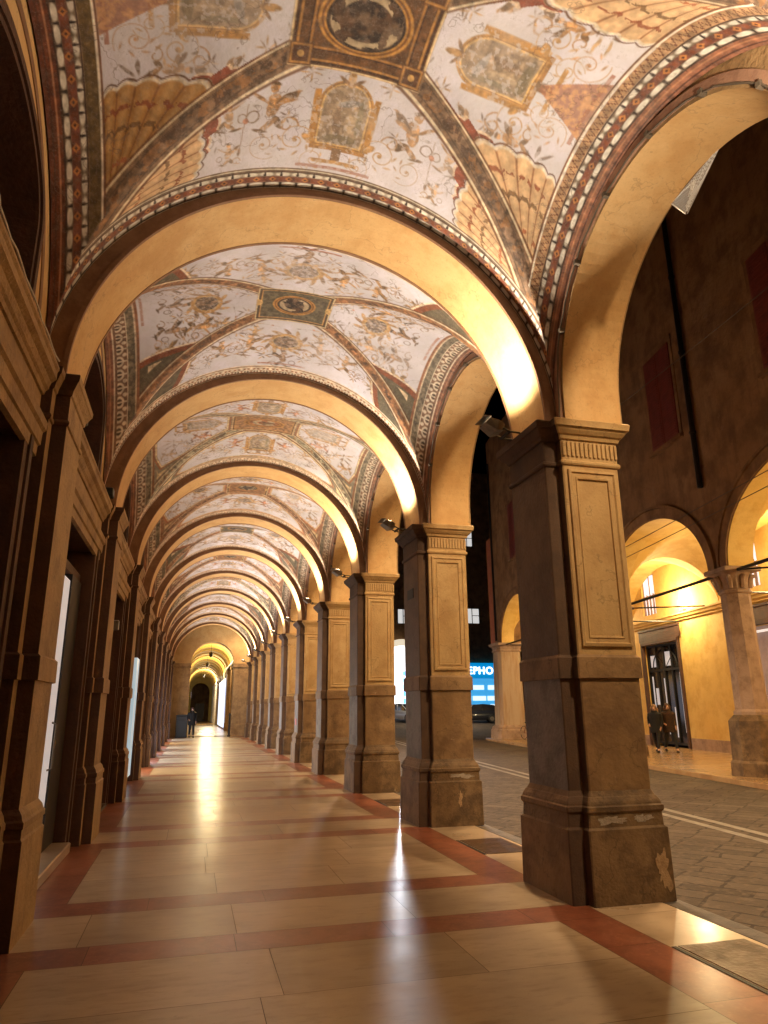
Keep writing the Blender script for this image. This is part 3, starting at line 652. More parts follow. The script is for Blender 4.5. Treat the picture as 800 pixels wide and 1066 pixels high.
# ---- transverse arches
def make_transverse():
    t = thing('transverse_arch', 'x', 'arch', (XC, 0, SPRING), 0, 'arches spanning the portico')
    pin = arch_pts(2.335, 2.33, 72); pout = arch_pts(2.66, 2.72, 72)
    m = MB(); n = len(pin)
    for i in range(n-1):
        a, b, c, d = pin[i], pin[i+1], pout[i+1], pout[i]
        m.quad((a[0], -.39, a[1]), (b[0], -.39, b[1]), (b[0], .39, b[1]), (a[0], .39, a[1]), 0)
        for y in (-.39, .39): m.quad((a[0], y, a[1]), (b[0], y, b[1]), (c[0], y, c[1]), (d[0], y, d[1]), 1)
        m.quad((d[0], -.39, d[1]), (c[0], -.39, c[1]), (c[0], .39, c[1]), (d[0], .39, d[1]), 1)
    for i in (0, n-1): m.quad((pin[i][0], -.39, pin[i][1]), (pin[i][0], .39, pin[i][1]), (pout[i][0], .39, pout[i][1]), (pout[i][0], -.39, pout[i][1]), 1)
    m.build('arch_band', [M_gold, M_rim], t, smooth=True)
    for y in (-.397, .397):
        mm = MB(); p1 = arch_pts(2.328, 2.323, 72); p2 = arch_pts(2.37, 2.36, 72)
        arch_band(mm, p1, p2, y-.018, y+.018, 0, 'y'); mm.build('edge_moulding', M_rim, t, smooth=True)
    return t
tr = make_transverse()
for k in range(-1, NB):
    o = tr if k == -1 else copy_tree(tr)
    o.location = (XC, yc(k)-(.36 if k == -1 else 0), SPRING)
    o['label'] = 'ochre vault arch with brown edges at the end nearest the viewer' if k == -1 else f'ochre vault arch with brown edges on the {ordinal(k)} pier from the viewer'
# ---- street arches with the wall over them
def make_street_arch():
    t = thing('arcade_arch', 'x', 'arch', (3.56, 0, SPRING), 0, 'street side arches of the portico')
    inner = arch_pts(1.62, 1.62, 48, 0, 0, .30)
    m = MB(); arch_wall(m, 0, .66, -BAY/2, BAY/2, 0, 3.1, inner, 0, 1)
    m.build('arch_wall', [M_wall, M_gold], t, smooth=True)
    mm = MB(); arch_band(mm, arch_pts(1.655, 1.655, 48, 0, 0, .30), arch_pts(1.73, 1.73, 48, 0, 0, .30), -.035, .0); mm.build('inner_moulding', M_mould, t, smooth=True)
    mm = MB(); arch_band(mm, arch_pts(1.66, 1.66, 48, 0, 0, .30), arch_pts(1.90, 1.90, 48, 0, 0, .30), .66, .70); mm.build('archivolt', M_wall, t, smooth=True)
    cab = arch_pts(1.64, 1.64, 30, 0, 0, .30); rg = random.Random(4)
    mm = MB(); mm.tube([(-.045+rg.uniform(-.008, .008), y*(1.005+rg.uniform(-.003, .003)), z+rg.uniform(-.01, .01)) for y, z in cab], .009, 5)
    for i in range(3, 28, 4): mm.box(-.06, cab[i][0]-.02, cab[i][1]-.015, .0, cab[i][0]+.02, cab[i][1]+.03)
    mm.build('cable', M_cable, t)
    return t
sa = make_street_arch()
for k in range(0, NB):
    o = sa if k == 0 else copy_tree(sa)
    o.location = (3.56, yc(k)-BAY/2, SPRING)
    o['label'] = 'high street arch on the right between the viewer and the first pier' if k == 0 else f'street arch springing between the {ordinal(k-1)} and {ordinal(k)} piers from the viewer'
# ---- painted vaults
vm = [paint_vault(820, 560, 'a', 1), paint_vault(620, 430, 'b', 2), paint_vault(420, 290, 'c', 3), paint_vault(300, 210, 'd', 4)]
vl = paint_vault(240, 170, 'b', 5)
for k in range(0, NB):
    me = vm[k] if k < 4 else [vm[2], vl, vm[3]][k % 3]
    o = bpy.data.objects.new('painted_vault', me); COL.objects.link(o); o.location = (XV, yc(k)-BAY/2, SPRING)
    tag(o, ['painted vault with scallop shells in its corners, nearest the viewer', 'painted vault with dark oval medallion and framed triangles in its corners, beyond the first pier',
            'painted vault with rounded white fields and small blue grey corners, beyond the second pier', 'painted vault with rounded white fields and brown groin bands, beyond the third pier'][k] if k < 4 else f'small far painted vault just in front of the {ordinal(k)} pier from the viewer', 'vault', 'painted vaults of the portico')
# roof slab over the vaults (keeps the night sky out)
m = MB(); m.box(-2.2, -3, 7.62, 4.22, END+1, 8.2); struct(m.build('portico_roof', M_wallbrown))

# ------------------------------------------------------------------ street piers
def tplan(o, c=.012):
    P = [(.32+o, -.5-o), (.32+o, .5+o), (-.32-o, .5+o), (-.32-o, .4+o), (-.47-o, .4+o), (-.47-o, -.4-o), (-.32-o, -.4-o), (-.32-o, -.5-o)]
    cv = {0, 1, 2, 4, 5, 7}; out = []; mis = []
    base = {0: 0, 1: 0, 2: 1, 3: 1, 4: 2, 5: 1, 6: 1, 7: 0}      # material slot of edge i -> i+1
    for i, p in enumerate(P):
        a = Vector(P[i-1]); b = Vector(p); d = Vector(P[(i+1) % 8])
        if i in cv:
            out.append(tuple(b+(a-b).normalized()*c)); mis.append(base[i]); out.append(tuple(b+(d-b).normalized()*c)); mis.append(base[i])
        else: out.append(tuple(b)); mis.append(base[i])
    return out, mis
def sweep_pier(prof, plan=tplan):
    m = MB(); rings = []; mis = None
    for z, o in prof: p, mis = plan(o); rings.append([(x, y, z) for x, y in p])
    m.loft(rings, 0, True, True, mis); return m
def frame_panel(mb, fx, x0, x1, z0, z1, w, dp):
    """rectangular moulded frame; fx maps (s, depth, z) to a point, depth is outward"""
    def ring(i, d): return [fx(x0+i, d, z0+i), fx(x1-i, d, z0+i), fx(x1-i, d, z1-i), fx(x0+i, d, z1-i)]
    rings = [ring(0, .0), ring(.004, dp), ring(w*.3, dp*1.25), ring(w*.42, dp*.6), ring(w*.75, dp*.55), ring(w*.8, dp*.9), ring(w*.95, dp*.8), ring(w, -.001)]
    mb.loft(rings, 0, False)
def make_pier():
    t = thing('stone_pier', 'x', 'pier', (PX, 0, 0), 0, 'piers along the street side')
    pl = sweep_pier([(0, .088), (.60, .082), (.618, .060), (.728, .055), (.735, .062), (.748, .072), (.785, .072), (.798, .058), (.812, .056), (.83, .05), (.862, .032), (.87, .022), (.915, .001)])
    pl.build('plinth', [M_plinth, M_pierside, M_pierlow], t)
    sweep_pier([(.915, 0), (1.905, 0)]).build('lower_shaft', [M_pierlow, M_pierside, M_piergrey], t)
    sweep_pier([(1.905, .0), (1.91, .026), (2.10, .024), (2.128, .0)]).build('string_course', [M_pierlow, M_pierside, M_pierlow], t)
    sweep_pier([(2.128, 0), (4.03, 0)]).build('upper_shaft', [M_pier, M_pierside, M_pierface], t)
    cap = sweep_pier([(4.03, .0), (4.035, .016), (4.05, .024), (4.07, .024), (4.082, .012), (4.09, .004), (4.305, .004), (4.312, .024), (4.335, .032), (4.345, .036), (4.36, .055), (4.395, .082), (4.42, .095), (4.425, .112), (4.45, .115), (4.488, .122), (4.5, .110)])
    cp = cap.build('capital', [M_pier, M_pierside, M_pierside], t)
    fl = MB()
    for i in range(13):
        x = -.30+.60*i/12
        for s in (-1, 1): fl.box(x-.014, min(s*.503, s*.522), 4.125, x+.014, max(s*.503, s*.522), 4.285, 0, .005)
    for i in range(20):
        y = -.46+.92*i/19; fl.box(.323, y-.014, 4.125, .342, y+.014, 4.285, 0, .005)
    fl.build('fluting', M_pier, cp)
    for s in (-1, 1):
        f = MB(); frame_panel(f, lambda a, d, z: (a, s*(.5+d), z), -.275, .275, 2.20, 3.985, .105, .024)
        fo = f.build('panel_frame', M_pier, t)
        b = MB()
        for z in (2.29, 3.893):
            for i in range(17): b.box(-.185+.37*i/16-.007, min(s*.5, s*.514), z-.008, -.185+.37*i/16+.007, max(s*.5, s*.514), z+.008)
        for x in (-.186, .186):
            for i in range(70): zz = 2.30+1.585*i/69; b.box(x-.008, min(s*.5, s*.514), zz-.008, x+.008, max(s*.5, s*.514), zz+.008)
        b.build('bead_row', M_pier, fo)
    f = MB(); frame_panel(f, lambda a, d, z: (.32+d, a, z), -.42, .42, 2.20, 3.985, .105, .024); f.build('panel_frame', M_pier, t)
    return t
PIER = make_pier(); PIERS = {}
PLAB = {-1: 'stone pier beside the viewer outside the right edge', 0: 'big stone pier nearest the viewer with peeled white patches on its base', 1: 'second stone pier from the viewer with a small dark plaque and grey lower face',
        2: 'third stone pier from the viewer, beside the white parked car'}
for k in range(-1, NB):
    o = PIER if k == -1 else copy_tree(PIER)
    o.location = (PX, yc(k), 0); PIERS[k] = o
    o['label'] = PLAB.get(k, f'{ordinal(k)} stone pier from the viewer on the street side' if k >= 0 else '')
for k in range(3, NB): PIERS[k]['label'] = f'{ordinal(k)} stone pier from the viewer along the street side'
def blob_patch(name, parent, cx, cz, rx, rz, y, mt, seed, n=26):
    rg = random.Random(seed); m = MB(); n = 64; q_ = [(rg.uniform(0, 6.3), rg.uniform(.5, 1)) for _ in range(14)]
    a1 = [.78+sum(q_[f][1]*.42/(f+2)**.9*math.sin((f+2)*2*PI*i/n+q_[f][0]) for f in range(14)) for i in range(n)]; a1 = [max(.2, q) for q in a1]
    m.loft([[(cx+rx*a1[i]*math.cos(2*PI*i/n), yy, cz+rz*a1[i]*math.sin(2*PI*i/n)) for i in range(n)] for yy in (y, y-.004)])
    return m.build(name, mt, parent)
blob_patch('peeled_patch', PIERS[0], -.16, .675, .15, .045, -.5575, M_patch, 3); blob_patch('peeled_patch', PIERS[0], .16, .68, .09, .045, -.5575, M_patch, 8)
blob_patch('peeled_patch', PIERS[0], .30, .26, .085, .17, -.5865, M_patch2, 5); blob_patch('peeled_patch', PIERS[1], .10, .68, .22, .035, -.5575, M_patch, 12); blob_patch('peeled_patch', PIERS[1], .05, .36, .035, .12, -.5865, M_patch2, 15)
m = MB(); m.box(-.482, -.16, 3.36, -.472, .16, 3.52, 0, .003); m.build('plaque', M_iron, PIERS[1])
m = MB(); m.box(-.484, -.13, 1.14, -.472, .13, 1.34, 0, .003); m.build('notice', mat('red_notice', (.45,.06,.04), .5), PIERS[4])

# ------------------------------------------------------------------ floodlights on the pier capitals
def make_flood():
    t = thing('floodlight', 'x', 'lamp', (3.22, 0, SPRING), 0, 'floodlights fixed to the pier capitals')
    m = MB(); m.tube([(.16, .12, .01), (.02, .12, .02), (-.05, .12, .05), (-.09, .06, .06)], .013, 6); m.tube([(.16, -.12, .01), (.02, -.12, .02), (-.05, -.12, .05), (-.09, -.06, .06)], .013, 6); m.box(-.10, -.07, .045, -.07, .07, .075); m.box(.0, -.13, .0, .03, .13, .03); m.build('bracket', M_iron, t)
    m = MB(); a = -.20; z = .02
    m.loft([[(-.30, -.10, z+.10), (-.30, .10, z+.10), (-.24, .14, z+.16), (-.24, -.14, z+.16)], [(-.15, -.13, z), (-.15, .13, z), (-.12, .15, z+.13), (-.12, -.15, z+.13)], [(-.05, -.10, z+.02), (-.05, .10, z+.02), (-.04, .11, z+.10), (-.04, -.11, z+.10)]]); m.build('housing', M_lamp, t)
    m = MB(); m.quad((-.225, -.12, z+.163), (-.13, -.13, z+.142), (-.13, .13, z+.142), (-.225, .12, z+.163)); m.build('lens', M_lens, t)
    m = MB(); m.box(-.33, -.16, z+.165, -.235, .16, z+.175); m.build('visor', M_lamp, t)
    ld = bpy.data.lights.new('flood_beam', 'SPOT'); ld.energy = FLOOD_W; ld.color = WARM; ld.spot_size = R(165); ld.spot_blend = .9; ld.shadow_soft_size = .07
    l = bpy.data.objects.new('flood_beam', ld); COL.objects.link(l); l.parent = t; l.location = (-.17, 0, .24)
    l.rotation_euler = Vector((-.2, 0, 1)).to_track_quat('-Z', 'Y').to_euler()
    return t
fl0 = make_flood()
for k in range(-1, NB):
    o = fl0 if k == -1 else copy_tree(fl0)
    o.location = (3.12, yc(k), SPRING); o.scale = (.85, .85, .85)
    lo_ = [c for c in o.children if c.type == 'LIGHT'][0]; lo_.data = lo_.data.copy(); lo_.data.energy = FLOOD_W*[1, 1.0, .95, 1.12, .82, 1.05, .9, 1.15, .85, 1.0, 1.0][k+1]; lo_.data.color = (1, .84+.02*math.sin(k*2.1), .64+.05*math.sin(k*2.1))
    o['label'] = 'floodlight on the pier beside the viewer' if k < 0 else f'small grey floodlight on the capital of the {ordinal(k)} pier from the viewer'

# ------------------------------------------------------------------ left wall
def lplan(o, c=.01):
    P = [(-.2, -.5-o), (.10+o, -.5-o), (.10+o, -.36-o), (.22+o, -.36-o), (.22+o, .36+o), (.10+o, .36+o), (.10+o, .5+o), (-.2, .5+o)]
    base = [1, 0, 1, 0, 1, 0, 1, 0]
    return P, base
def make_pilaster():
    t = thing('wall_pilaster', 'x', 'pilaster', (-1.42, 0, 0), 0, 'pilasters along the shop wall')
    S = lambda pr: sweep_pier(pr, lplan)
    S([(0, .062), (.72, .058), (.735, .045), (.80, .045), (.81, .055), (.85, .055), (.865, .04), (.90, .03), (.94, 0)]).build('plinth', [M_wall, M_wallbrown], t)
    S([(.94, 0), (1.88, 0)]).build('lower_shaft', [M_wall, M_wallbrown], t)
    S([(1.88, 0), (1.885, .025), (2.07, .023), (2.09, 0)]).build('string_course', [M_wall, M_wallbrown], t)
    S([(2.09, 0), (4.03, 0)]).build('upper_shaft', [M_wall, M_wallbrown], t)
    S([(4.03, 0), (4.035, .016), (4.06, .022), (4.08, .01), (4.09, .003), (4.31, .003), (4.32, .018), (4.36, .026), (4.39, .042), (4.43, .060), (4.44, .070), (4.49, .075), (4.5, .07)]).build('capital', [M_wall, M_wallbrown], t)
    return t
lp = make_pilaster()
for k in range(-1, NB):
    o = lp if k == -1 else copy_tree(lp)
    o.location = (-1.42, yc(k), 0)
    o['label'] = 'wall pilaster beside the viewer outside the left edge' if k < 0 else f'stone wall pilaster on the left facing the {ordinal(k)} pier from the viewer'

LW = BAY/2
def make_wallbay():
    """stretch of wall between two pilasters: shop opening below, lunette above"""
    t = thing('shopfront', 'x', 'shop front', (-1.42, 0, 0), 0, 'shop fronts along the left wall')
    e = LW-.5; ow = 1.28
    m = MB()
    for s in (-1, 1):
        ys = sorted((s*ow, s*e)); m.box(-.5, ys[0], 0, 0, ys[1], 3.72)
    m.box(-.5, -e, 3.72, 0, e, 4.0); m.build('wall', M_wallbrown, t)
    for s in (-1, 1):
        m = MB()
        for d0, d1, x in ((0, .11, .035), (.11, .2, .055), (.2, .27, .03)):
            ys = sorted((s*(ow+d0), s*(ow+d1))); m.box(0, ys[0], .0, x, ys[1], 3.66+d1*.6)
        m.build('door_surround', M_wallbrown, t)
    m = MB(); pr = [(.0, 3.68), (.04, 3.69), (.045, 3.78), (.065, 3.79), (.07, 3.90), (.095, 3.92), (.10, 3.99), (0, 4.0)]
    m.loft([[(x, y, z) for x, z in pr] for y in (-e, e)]); m.build('architrave', M_wall, t)
    m = MB(); m.box(-.3, -e, 4.0, .02, e, 4.24); m.build('frieze', M_wall, t)
    m = MB(); pr = [(0, 4.24), (.04, 4.245), (.05, 4.28), (.07, 4.30), (.09, 4.35), (.13, 4.38), (.135, 4.43), (.15, 4.45), (.15, 4.475), (-.25, 4.49), (-.25, 4.24)]
    m.loft([[(x, y, z) for x, z in pr] for y in (-e, e)]); m.build('cornice', M_wall, t)
    # lunette wall with an arched window
    inner = arch_pts(.92, .55, 24, 0, 0, .85)
    m = MB(); arch_wall(m, -.34, -.045, -LW, LW, 0, 2.7, inner, 0, 1)
    lo = m.build('lunette_wall', [M_gold, M_wallbrown], t, (0, 0, 4.49))
    mm = MB(); arch_band(mm, arch_pts(.92, .55, 24, 0, 0, .85), arch_pts(1.10, .73, 24, 0, 0, .85), -.045, .0); arch_band(mm, arch_pts(.97, .60, 24, 0, 0, .85), arch_pts(1.04, .67, 24, 0, 0, .85), .0, .02)
    wn = mm.build('lunette_window', M_wallbrown, t, (0, 0, 4.49))
    m = MB(); m.box(-.30, -.92, .0, -.28, .92, 1.45); m.build('pane', mat('lunette_glass', (.05,.012,.010), .35) if 'lunette_glass' not in MATS else MATS['lunette_glass'], wn)
    m = MB()
    for y in (-.46, 0, .46): m.box(-.279, y-.02, 0, -.25, y+.02, 1.45)
    m.box(-.279, -.92, .7, -.26, .92, .74); m.build('mullion', M_darkwood, wn)
    mm = MB(); arch_band(mm, arch_pts(1.44, 1.70, 40, 0, 0, .15), arch_pts(1.52, 1.78, 40, 0, 0, .15), -.045, -.035); mm.build('painted_band', M_rim, t, (0, 0, 4.49))
    return t
WB = make_wallbay()
WLAB = {0: 'shop front in shadow at the left edge, nearest the viewer', 1: 'shop front with a white door leaf and marble step', 2: 'shop front with closed red brown wooden doors'}
BAYS = {}
for k in range(0, NB):
    o = WB if k == 0 else copy_tree(WB); BAYS[k] = o
    o.location = (-1.42, yc(k)-BAY/2, 0)
    o['label'] = WLAB.get(k, f'lit shop front on the left just before the {ordinal(k)} pier')
def opening(k):
    t = BAYS[k]; ow = 1.26
    if k == 0:
        m = MB(); m.box(-.42, -ow, 0, -.36, ow, 3.72); m.build('shutter_panel', M_darkwood, t)
        m = MB(); m.box(-.36, -ow, 3.0, -.28, ow, 3.12); m.build('transom', M_wallbrown, t)
    elif k == 1:
        m = MB(); m.box(-.18, -ow, .12, -.12, .55, 3.20, 0, .006); dl_ = m.build('door_leaf', M_lit_leaf, t); m = MB(); m.tube([(-.12, .42, 1.0), (-.07, .42, 1.02), (-.07, .42, 1.5), (-.12, .42, 1.52)], .014, 6); m.build('handle', M_lamp, dl_)
        m = MB(); m.box(-.24, .55, .12, -.10, ow, 3.28); m.build('door_jamb', M_dark, t)
        m = MB(); m.box(-.30, -ow, 3.28, -.12, ow, 3.40, 0, .01); m.build('transom', M_wallbrown, t)
        m = MB(); m.box(-.34, -ow, 3.40, -.30, ow, 3.72); m.build('transom_glass', M_darkglass, t)
        m = MB(); m.box(-.30, -ow+.06, 0, .115, ow-.06, .12, 0, .012); m.build('threshold', M_pale, t)
    elif k == 2:
        for s in (-1, 1):
            m = MB(); ys = sorted((s*.012, s*ow)); m.box(-.24, ys[0], .05, -.17, ys[1], 3.0, 0, .006)
            for z0, z1 in ((.2, 1.0), (1.15, 1.9), (2.05, 2.85)): m.box(-.171, ys[0]+.15, z0, -.14, ys[1]-.15, z1, 0, .015)
            dr_ = m.build('door', M_redwood, t); hy = ys[0]+.08 if s > 0 else ys[1]-.08; m = MB(); m.lathe([(0, .012), (.04, .03), (.055, .02)], 10, (0, 0, 0)); m.v = [(-.17+z, hy+x, 1.05+y) for x, y, z in m.v]; m.build('knob', M_lamp, dr_)
        m = MB(); m.box(-.26, -ow, 3.0, -.12, ow, 3.12, 0, .01); m.build('transom', M_redwood, t)
        m = MB(); m.box(-.30, -ow, 3.12, -.25, ow, 3.72); m.build('transom_glass', M_darkglass, t)
        m = MB(); m.box(-.2, -ow, 0, .06, ow, .05); m.build('threshold', M_kerb, t)
    else:
        g = M_glass_dim if k == 3 else (M_glass_warm if k in (4, 8) else M_glass_cool)
        m = MB(); m.box(-.12, (-ow if k > 3 else .35)+.08, .18, (-.06 if k > 3 else .12), ow-.08, 2.85); m.build('shop_window', g, t)
        m = MB()
        for y in (-ow+.04, 0, ow-.04): m.box(-.11, y-.03, 0, -.03, y+.03, 2.93)
        m.box(-.13, -ow, 0, -.03, ow, .18); m.box(-.13, -ow, 2.85, -.03, ow, 2.95); m.build('window_frame', M_darkwood, t)
        m = MB(); m.box(-.34, -ow, 2.95, -.28, ow, 3.72); m.build('transom_glass', M_darkglass, t)
for k in range(NB): opening(k)
# the wall carries on behind the viewer and behind the openings as one dark mass
m = MB(); m.box(-2.4, -3, 0, -1.93, 58, 8.2); struct(m.build('building_mass', M_wallbrown))
m = MB(); m.box(-1.92, -3, 0, -1.43, 1.7, 8.0); struct(m.build('wall_behind_viewer', M_wall))

# small things fixed to the left wall
def camera_box(x, y, z, lab):
    t = thing('wall_spotlight', lab, 'lamp', (x, y, z))
    m = MB(); m.box(-.05, -.09, .03, .07, .09, .15, 0, .012); m.build('housing', M_black, t)
    m = MB(); m.tube([(0, 0, 0), (0, 0, .05)], .015, 6); m.build('stem', M_iron, t)
camera_box(-1.30, yc(0)+.75, 4.478, 'small black spotlight on the cornice above the white shop door')
camera_box(-1.30, yc(1)-.9, 4.478, 'small black spotlight on the cornice close to the second wall pilaster')
t = thing('wall_lamp', 'small metal wall lamp beside the red brown doors', 'lamp', (-1.36, 12.93, 3.05))
m = MB(); m.box(-.06, -.05, -.06, .06, .05, .10, 0, .01); m.build('housing', M_lamp, t)
m = MB(); m.box(-.05, -.04, .101, .05, .04, .106); m.build('lens', M_white, t)
m = MB(); rg = random.Random(8); m.tube([(-1.27+rg.uniform(-.004, .004), 3.2+i*.14, 4.50+.012*math.sin(i*1.7)+(.05*max(0, i-14) if i < 17 else .0)*0) for i in range(20)], .008, 5)
m.tube([(-1.27, 3.9, 4.5), (-1.30, 3.95, 4.62), (-1.36, 4.05, 4.75)], .008, 5)
tag(m.build('loose_cable', M_cablew), 'thin pale cable running along the cornice at the left edge', 'cable')
# pigeon net on the first street arch
m = MB(); n = 16
P0, P1, P2 = Vector((4.215, 4.78, 6.36)), Vector((4.215, 4.10, 6.42)), Vector((4.215, 4.62, 6.12))
for i in range(n+1):
    f = i/n; m.tube([P0.lerp(P1, f), (P0+(P1-P0)*.5).lerp(P2, f)+Vector((.02*math.sin(i*1.3), 0, 0)), P2.lerp(P1, f*.8)], .0028, 4); m.tube([P0.lerp(P2, f), P1.lerp(P2, f)], .0028, 4)
m.tube([P0, P2], .006, 4)
tag(m.build('pigeon_net', M_net), 'scrap of white netting hanging from the high right arch', 'net')
# ------------------------------------------------------------------ polished floor
def build_floor():
    rg = random.Random(11); V = []; F = []; M = []; T = []
    def cell(x0, y0, x1, y1, mi, g=.0024):
        o = len(V); V.extend([(x0+g, y0+g, 0), (x1-g, y0+g, 0), (x1-g, y1-g, 0), (x0+g, y1-g, 0)]); F.append([o, o+1, o+2, o+3]); M.append(mi); T.append(rg.random())
    def row(x0, y0, x1, y1, mi, lmin, lmax):
        x = x0
        while x < x1-1e-3:
            n = x+rg.uniform(lmin, lmax)
            if x1-n < lmin*.6: n = x1
            cell(x, y0, n, y1, mi); x = n
    def col(x0, y0, x1, y1, mi, lmin, lmax):
        y = y0
        while y < y1-1e-3:
            n = y+rg.uniform(lmin, lmax)
            if y1-n < lmin*.6: n = y1
            cell(x0, y, x1, n, mi); y = n
    xl, xi, xj, xr = -1.9, -.955, 2.95, 3.40
    for k in range(-2, NB):
        c = yc(k)
        row(xl, c-.83, xr, c-.42, 1, 1.0, 1.7)
        row(xl, c-.42, xr, c+.45, 0, 1.1, 1.7)
        row(xl, c+.45, xr, c+.87, 1, 1.0, 1.7)
        ya, yb = c+.87, c+BAY-.83
        col(xl, ya, xi, yb, 1, .9, 1.4); col(xj, ya, xr, yb, 1, .9, 1.4)
        h = (yb-ya)/3
        for i in range(3): row(xi, ya+i*h, xj, ya+(i+1)*h, 0, 1.2, 1.9)
        col(xr, c-.83, 4.08, yb, 2, .8, 1.3)
    me = bpy.data.meshes.new('floor'); me.from_pydata(V, [], F)
    for q in (M_trav, M_red, M_pale): me.materials.append(q)
    me.polygons.foreach_set('material_index', M)
    at = me.attributes.new('tint', 'FLOAT', 'FACE'); at.data.foreach_set('value', T); me.update()
    o = bpy.data.objects.new('floor', me); COL.objects.link(o); struct(o)
    m = MB(); m.quad((-2.4, -6, -.004), (4.09, -6, -.004), (4.09, 100, -.004), (-2.4, 100, -.004)); struct(m.build('floor_bed', M_grout))
    m = MB(); pr = [(4.09, .0), (4.30, -.015), (4.36, -.035), (4.40, STREET_Z), (4.09, STREET_Z)]
    y = -6.0; rg = random.Random(3)
    while y < 70:
        n = y+rg.uniform(1.0, 1.6); m.loft([[(x, yy, z) for x, z in pr] for yy in (y+.003, n-.003)]); y = n
    struct(m.build('kerb', M_kerb))
build_floor()
for k, lab in ((0, 'worn brown metal cover plate in the floor at the lower right corner'), (1, 'dark metal cover plate in the floor before the second pier'), (2, 'dark metal cover plate in the floor before the third pier')):
    c = yc(k)
    m = MB(); m.box(3.455, c-2.55, .0015, 4.02, c-1.62, .006, 0, .002)
    t = tag(m.build('cover_plate', M_plate), lab, 'cover plate', 'metal cover plates between the piers')
    m = MB(); m.box(3.405, c-2.55, .001, 3.44, c-1.62, .004); m.build('slot', M_dark, t)

# ------------------------------------------------------------------ street
def ground_z(x, y):
    a = min(max((x-9)/7, 0), 1); b = min(max((y-42)/34, 0), 1)
    return STREET_Z+1.15*a*a*(3-2*a)*b*b*(3-2*b)
m = MB(); xs = [4.2, 6, 8, 9, 10, 11, 12, 13, 14, 15, 16, 18, 22, 30, 60, 130]; ys = [-60, -20, 0, 20, 40]+list(range(42, 78, 2))+[80, 160]
vv = [(x, y, ground_z(x, y)) for y in ys for x in xs]; nx = len(xs)
m.add(vv, [[j*nx+i, j*nx+i+1, (j+1)*nx+i+1, (j+1)*nx+i] for j in range(len(ys)-1) for i in range(nx-1)])
struct(m.build('street', M_street, smooth=True))
m = MB()
for off in (0, -.34):
    m.quad((6.95+off-.105*10, -10, STREET_Z+.004), (6.95+off-.105*10+.15, -10, STREET_Z+.004), (6.95+off+.105*42+.15, 42, STREET_Z+.004), (6.95+off+.105*42, 42, STREET_Z+.004))
struct(m.build('pale_road_strips', M_strip))

# lanterns added outside the portico to light the pier faces and street
def make_lantern():
    t = thing('added_lantern', 'x', 'lamp', (4.24, 0, 7.5), 0, 'added lanterns on the outer wall of the portico')
    m = MB(); m.box(0, -.08, -.1, .03, .08, .25, 0, .005); m.tube([(.02, 0, .1), (.2, 0, .28), (.43, 0, .25), (.47, 0, .12)], .018, 6); m.build('arm', M_iron, t)
    m = MB(); m.lathe([(.12, .03), (.10, .10), (.02, .17), (0, .18)], 12, (.47, 0, 0)); m.build('lamp_shade', M_iron, t, smooth=True)
    m = MB(); m.ball((.47, 0, -.02), .07, .07, .07); m.build('globe', M_lens, t, smooth=True)
    ld = bpy.data.lights.new('lantern_light', 'SPOT'); ld.energy = STREET_W; ld.color = (1, .70, .40); ld.spot_size = R(150); ld.spot_blend = .5; ld.shadow_soft_size = .10
    l = bpy.data.objects.new('lantern_light', ld); COL.objects.link(l); l.parent = t; l.location = (.47, 0, -.12)
    return t
L0 = make_lantern()
for k in range(-1, NB):
    o = L0 if k == -1 else copy_tree(L0); o.location = (4.24, yc(k), 7.5)
    o['label'] = 'added lantern outside the portico beside the viewer' if k < 0 else f'added lantern high outside the {ordinal(k)} pier from the viewer'

t = thing('added_street_lamp', 'tall lamp added to light the far street, hidden behind the second pier', 'street lamp', (19.5, 55.0, ground_z(19.5, 55.0)))  # added lamp, gives light to the parked cars and far street
m = MB(); m.lathe([(0, .14), (.5, .13), (.55, .075), (6.0, .05)], 12); m.build('pole', M_iron, t, smooth=True)
m = MB(); m.lathe([(5.95, .06), (6.05, .28), (6.12, .30), (6.25, .10)], 12); m.build('lamp_head', M_iron, t, smooth=True)
m = MB(); m.lathe([(6.0, .10), (6.04, .26)], 12); m.build('lens', M_lens, t)
ld = bpy.data.lights.new('street_glow', 'SPOT'); ld.energy = 3000; ld.color = (1, .86, .68); ld.spot_size = R(150); ld.spot_blend = .5; ld.shadow_soft_size = .2
l = bpy.data.objects.new('street_glow', ld); COL.objects.link(l); l.parent = t; l.location = (0, 0, 5.9)

